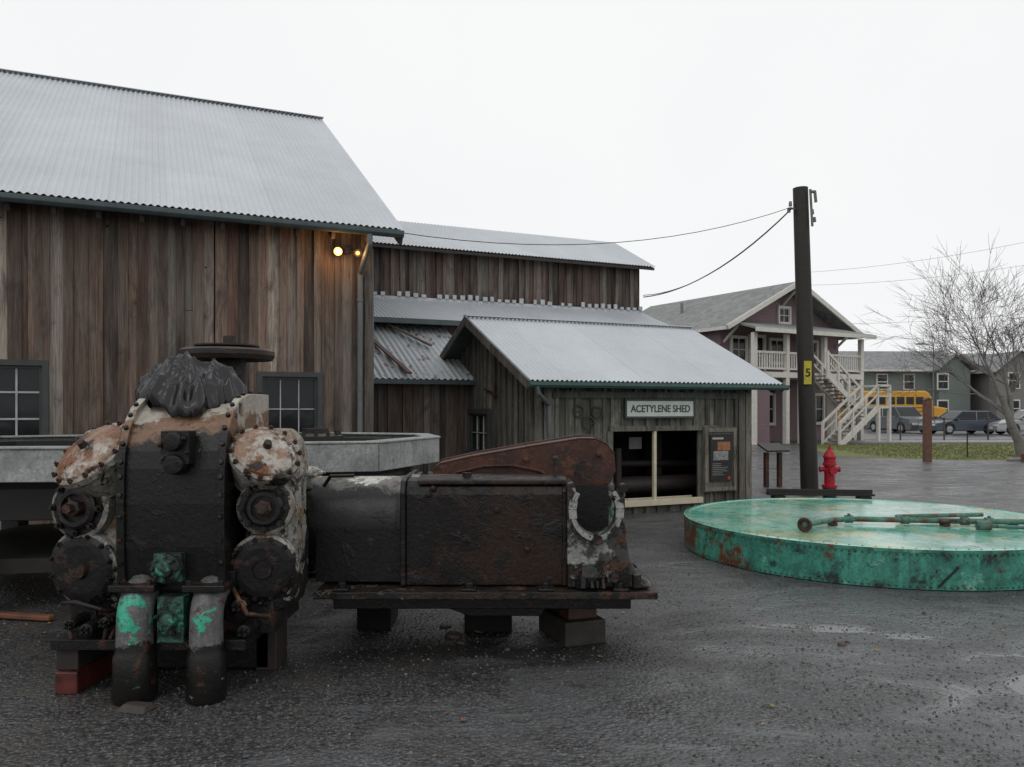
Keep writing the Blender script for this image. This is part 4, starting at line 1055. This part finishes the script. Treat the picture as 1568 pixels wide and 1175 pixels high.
# ------------------------------------------------------------------ vehicles
M_TIRE=plain('tyre',(.015,.015,.015),.8); M_RIM=plain('wheel_rim',(.35,.35,.36),.35,.5); M_LAMPR=plain('tail_lamp',(.35,.02,.02),.3); M_LAMPW=plain('head_lamp',(.7,.7,.7),.2)
def car(name,loc,ang,L,Wd,Hh,colr,kind='sedan'):
    e=empty(name); M=Matrix.Translation(loc)@Matrix.Rotation(ang,4,'Z')
    pm=plain(name+'_paint',colr,.25,.3,var=.05); w=Wd/2
    wb=L*.30; wr=.33; zb=.22; zw=Hh*.60
    def arch(cx):
        return [(cx+math.cos(math.pi-k*math.pi/8)*(wr+.05),.34+math.sin(math.pi-k*math.pi/8)*(wr+.05)) for k in range(9)]
    P=[(-L/2,zb)]+[(-wb-wr-.05,zb)]+arch(-wb)+[(-wb+wr+.05,zb),(wb-wr-.05,zb)]+arch(wb)+[(wb+wr+.05,zb),(L/2,zb)]
    if kind=='suv': P+=[(L/2,.62),(L/2-.08,.92),(L/2-1.0,zw+.03),(-L/2+.05,zw+.03),(-L/2,.8)]
    else: P+=[(L/2,.55),(L/2-.1,.72),(L/2-1.15,zw),(-L/2+.75,zw+.04),(-L/2+.06,zw-.02),(-L/2,.6)]
    mb=MB(); mb.ext(P,-w,w,'xz',0,M=M); mb.obj('body',[pm],e,bevel=.05,seg=2)
    if kind=='suv': b0,b1,t0,t1=-L/2+.08,L/2-1.05,-L/2+.35,L/2-1.75
    elif kind=='wagon': b0,b1,t0,t1=-L/2+.15,L/2-1.15,-L/2+.75,L/2-1.95
    else: b0,b1,t0,t1=-L/2+.6,L/2-1.1,-L/2+1.3,L/2-1.95
    z0=zw;z1=Hh-.05;wi=w-.06;wt=w-.22
    mb=MB()
    mb.hexa([(b0,-wi,z0),(b1,-wi,z0),(b1,wi,z0),(b0,wi,z0),(t0,-wt,z1),(t1,-wt,z1),(t1,wt,z1),(t0,wt,z1)],0,M=M)
    mb.obj('glasshouse',[M_GLASS],e,bevel=.03)
    mb=MB(); mb.hexa([(t0-.04,-wt-.01,z1-.03),(t1+.04,-wt-.01,z1-.03),(t1+.04,wt+.01,z1-.03),(t0-.04,wt+.01,z1-.03),(t0+.1,-wt+.1,z1+.05),(t1-.1,-wt+.1,z1+.05),(t1-.1,wt-.1,z1+.05),(t0+.1,wt-.1,z1+.05)],0,M=M)
    for s in (-1,1):
        for xb_,xt in ((b0,t0),(b1,t1),((b0*.5+b1*.5),(t0*.5+t1*.5)),(b0*.8+b1*.2,t0*.85+t1*.15)):
            mb.beam((xb_,s*(wi+.005),z0-.02),(xt,s*(wt+.005),z1),.05,.07,0,M=M)
        mb.box((b1-.35,s*(w+.0)-(.0 if s>0 else .14),z0),(b1-.2,s*w+(.14 if s>0 else 0),z0+.12),0,M=M)
    mb.obj('roof_pillars',[pm],e)
    mb=MB()
    for cx in (-wb,wb):
        for s in (-1,1):
            mb.cyl((cx,s*(w-.2),.34),(cx,s*(w-.005),.34),.33,n=22,mat=0,M=M); mb.cyl((cx,s*(w-.004),.34),(cx,s*(w+.01),.34),.2,n=12,mat=1,M=M)
    mb.obj('wheels',[M_TIRE,M_RIM],e)
    mb=MB()
    for s in (-1,1):
        mb.box((-L/2-.015,s*w*.55-.2,.68),(-L/2+.04,s*w*.55+.2,.85),0,M=M); mb.box((L/2-.12,s*w*.62-.2,.55),(L/2+.015,s*w*.62+.2,.68),1,M=M)
    mb.box((L/2-.03,-.25,.35),(L/2+.02,.25,.5),1,M=M)
    mb.obj('lights',[M_LAMPR,M_LAMPW],e)
car('parked_suv',(26.2,54,0),math.radians(-78),4.6,1.85,1.78,(.12,.13,.14),'suv')
car('parked_sedan',(28.4,50.5,0),math.radians(188),4.6,1.78,1.48,(.06,.075,.10),'wagon')
car('parked_wagon',(31.9,49,0),math.radians(172),4.6,1.8,1.55,(.36,.37,.38),'wagon')
car('parked_suv',(28.6,60,0),math.radians(-80),4.5,1.8,1.8,(.22,.22,.23),'suv')
bus=empty('school_bus'); BM=frame((30.8,66.0),(1,.02))
M_YEL=plain('bus_yellow',(.55,.28,.025),.45,var=.06)
mb=MB()
mb.ext([(-4.5,.5),(3.4,.5),(4.6,.5),(4.7,1.0),(4.6,1.65),(3.6,1.8),(3.4,2.5),(3.1,2.95),(2.8,3.05),(-4.3,3.05),(-4.5,2.9)],-1.2,1.2,'xz',0,M=BM)
mb.obj('body',[M_YEL],bus,bevel=.12,seg=3)
mb=MB()
for i in range(9): mb.box((-4.2+i*.78,-1.225,1.95),(-4.2+i*.78+.62,-1.201,2.55),0,M=BM)
for z in (1.35,1.65,.95): mb.box((-4.45,-1.222,z),(3.2,-1.201,z+.05),1,M=BM)
mb.box((3.35,-1.0,1.85),(3.62,1.0,2.5),0,M=BM)
for x in (-2.6,3.6): mb.cyl((x,-1.24,.48),(x,-.9,.48),.48,n=24,mat=1,M=BM); mb.cyl((x,.9,.48),(x,1.24,.48),.48,n=24,mat=1,M=BM)
mb.obj('windows_and_wheels',[M_GLASS,M_TIRE],bus)
# ------------------------------------------------------------------ posts
M_OBW=plain('orange_brown_wood',(.11,.05,.03),.7,var=.4,scale=8)
for px_,py_ in ((12.72,24.5),(15.7,24.4)):
    mb=MB(); mb.box((px_,py_,0),(px_+.2,py_+.2,1.9 if px_<14 else .25)); 
    if px_<14: mb.ext([(px_-.02,1.902),(px_+.22,1.902),(px_+.1,1.98)],py_-.02,py_+.22,'xz',0)
    mb.obj('weathered_wood_post',[M_OBW],bevel=.01)
mb=MB()
for x in (15.2,18.6,22): mb.cyl((x,26.6,0),(x,26.6,.8),.022,n=8); mb.dome((x,26.6,.8),(0,0,1),.035,.03,8,3)
mb.obj('thin_marker_stakes',[M_BLACK])
mb=MB(); mb.cyl((27.5,52,0),(27.5,52,5.7),.05,.035,8); mb.tube([(27.5,52,5.7),(27.0,52,5.85),(26.7,52,5.85)],.03,6); mb.beam((26.9,52,5.83),(26.4,52,5.83),.18,.08)
mb.obj('street_lamp',[plain('lamp_grey',(.14,.14,.14),.5)])
# ------------------------------------------------------------------ bare tree
def tree(name,base,seed,h=4.2,r0=.17,lean=(-.12,0,1),levels=6):
    r=random.Random(seed);mb=MB();cnt=[0]
    def br(p,d,L,rad,lv):
        seg=4 if lv<3 else 3; pts=[p];rr=[rad]
        for i in range(seg):
            d=(d+Vector((r.gauss(0,.09),r.gauss(0,.09),r.gauss(0,.07)+(.05 if lv<3 else .02)))).normalized()
            p=p+d*L/seg; pts.append(p); rr.append(rad*(1-.55*(i+1)/seg))
        ns=8 if lv<2 else (5 if lv<4 else 3)
        for i in range(seg):
            mb.lathe(pts[i],pts[i+1]-pts[i],[(rr[i],0),(rr[i+1],(pts[i+1]-pts[i]).length)],ns)
        if lv>=levels or cnt[0]>7000: return
        k=(5,4,4,3,3,3)[min(lv,5)]
        for j in range(k):
            t=r.uniform(.35,1.0) if lv else r.uniform(.45,1.0)
            if j==0: t=1.0
            idx=min(seg-1,int(t*seg)); q=pts[idx].lerp(pts[idx+1],t*seg-idx)
            side=Vector((r.gauss(0,1),r.gauss(0,1),r.gauss(0,.4))); side=(side-d*side.dot(d)).normalized()
            an=r.uniform(.4,.85) if j else r.uniform(.05,.3)
            nd=(d*math.cos(an)+side*math.sin(an)).normalized()
            cnt[0]+=1
            br(q,nd,L*r.uniform(.62,.88),max(rr[idx+1]*r.uniform(.6,.85),.0065),lv+1)
    br(Vector(base),Vector(lean).normalized(),h*.45,r0,0)
    return mb.obj(name,[plain('bark_grey',(.16,.15,.14),.8)])
tree('bare_tree',(17.3,27,0),5,h=4.9,r0=.2,lean=(-.2,0,1))
tree('bare_tree',(46,64,0),9,h=6.5,r0=.2,levels=5)
def farmass():
    m=plain('hazy_trees',(.22,.24,.235),.95,var=.3,scale=.5); mb=MB(); r=random.Random(2)
    for i in range(260):
        x=-180+i*1.7; y=150+r.uniform(-8,8); h=r.uniform(6,10)
        for k in range(10):
            z=h*r.uniform(.2,1); w=2.2*(1.15-z/h)+.4; a=r.random()*3.14
            c_=Vector((x+r.uniform(-w,w)*.5,y+r.uniform(-1,1),z)); dx=Vector((math.cos(a),math.sin(a),r.uniform(-.3,.3)))*w; dz=Vector((r.uniform(-.4,.4),r.uniform(-.4,.4),1))*1.1
            mb.add([c_-dx-dz,c_+dx-dz*.6,c_+dx*.7+dz,c_-dx*.6+dz*.8],[[0,1,2,3]])
        mb.cyl((x,y,0),(x,y,h*.7),.2,.08,5)
    mb.obj('distant_trees',[m])
farmass()
# ------------------------------------------------------------------ world / light / camera
w=bpy.data.worlds.new('World'); scene.world=w; w.use_nodes=True; nt=w.node_tree
bg=nt.nodes['Background']; sky=nt.nodes.new('ShaderNodeTexSky'); sky.sky_type='NISHITA'; sky.sun_disc=False
sky.sun_elevation=math.radians(48); sky.sun_rotation=math.radians(200)
bw=nt.nodes.new('ShaderNodeRGBToBW'); nt.links.new(sky.outputs[0],bw.inputs[0])
cl=noise_n(nt,nt.nodes.new('ShaderNodeTexCoord').outputs['Generated'],1.6,4,.5)
cloud=mix(nt,maprange(nt,cl,.3,.7),(9.1,9.2,9.35),(9.7,9.75,9.8))
col=mix(nt,.96,bw.outputs[0],cloud)
nt.links.new(col,bg.inputs[0]); bg.inputs[1].default_value=.1
sl=bpy.data.lights.new('sun','SUN'); sl.energy=.5; sl.angle=math.radians(30); sl.color=(1,.98,.95)
so=bpy.data.objects.new('sun',sl); scene.collection.objects.link(so)
so.rotation_euler=(math.radians(42),0,math.radians(-20))
scene.view_settings.view_transform='Standard'; scene.view_settings.look='None'; scene.view_settings.exposure=0
cam=bpy.data.cameras.new('camera'); co=bpy.data.objects.new('camera',cam); scene.collection.objects.link(co)
co.location=(0,0,1.65); co.rotation_euler=(math.radians(90),0,0)
cam.sensor_width=36; cam.lens=36*1220/1568; cam.shift_y=37.5/1568; cam.clip_end=2000
scene.camera=co
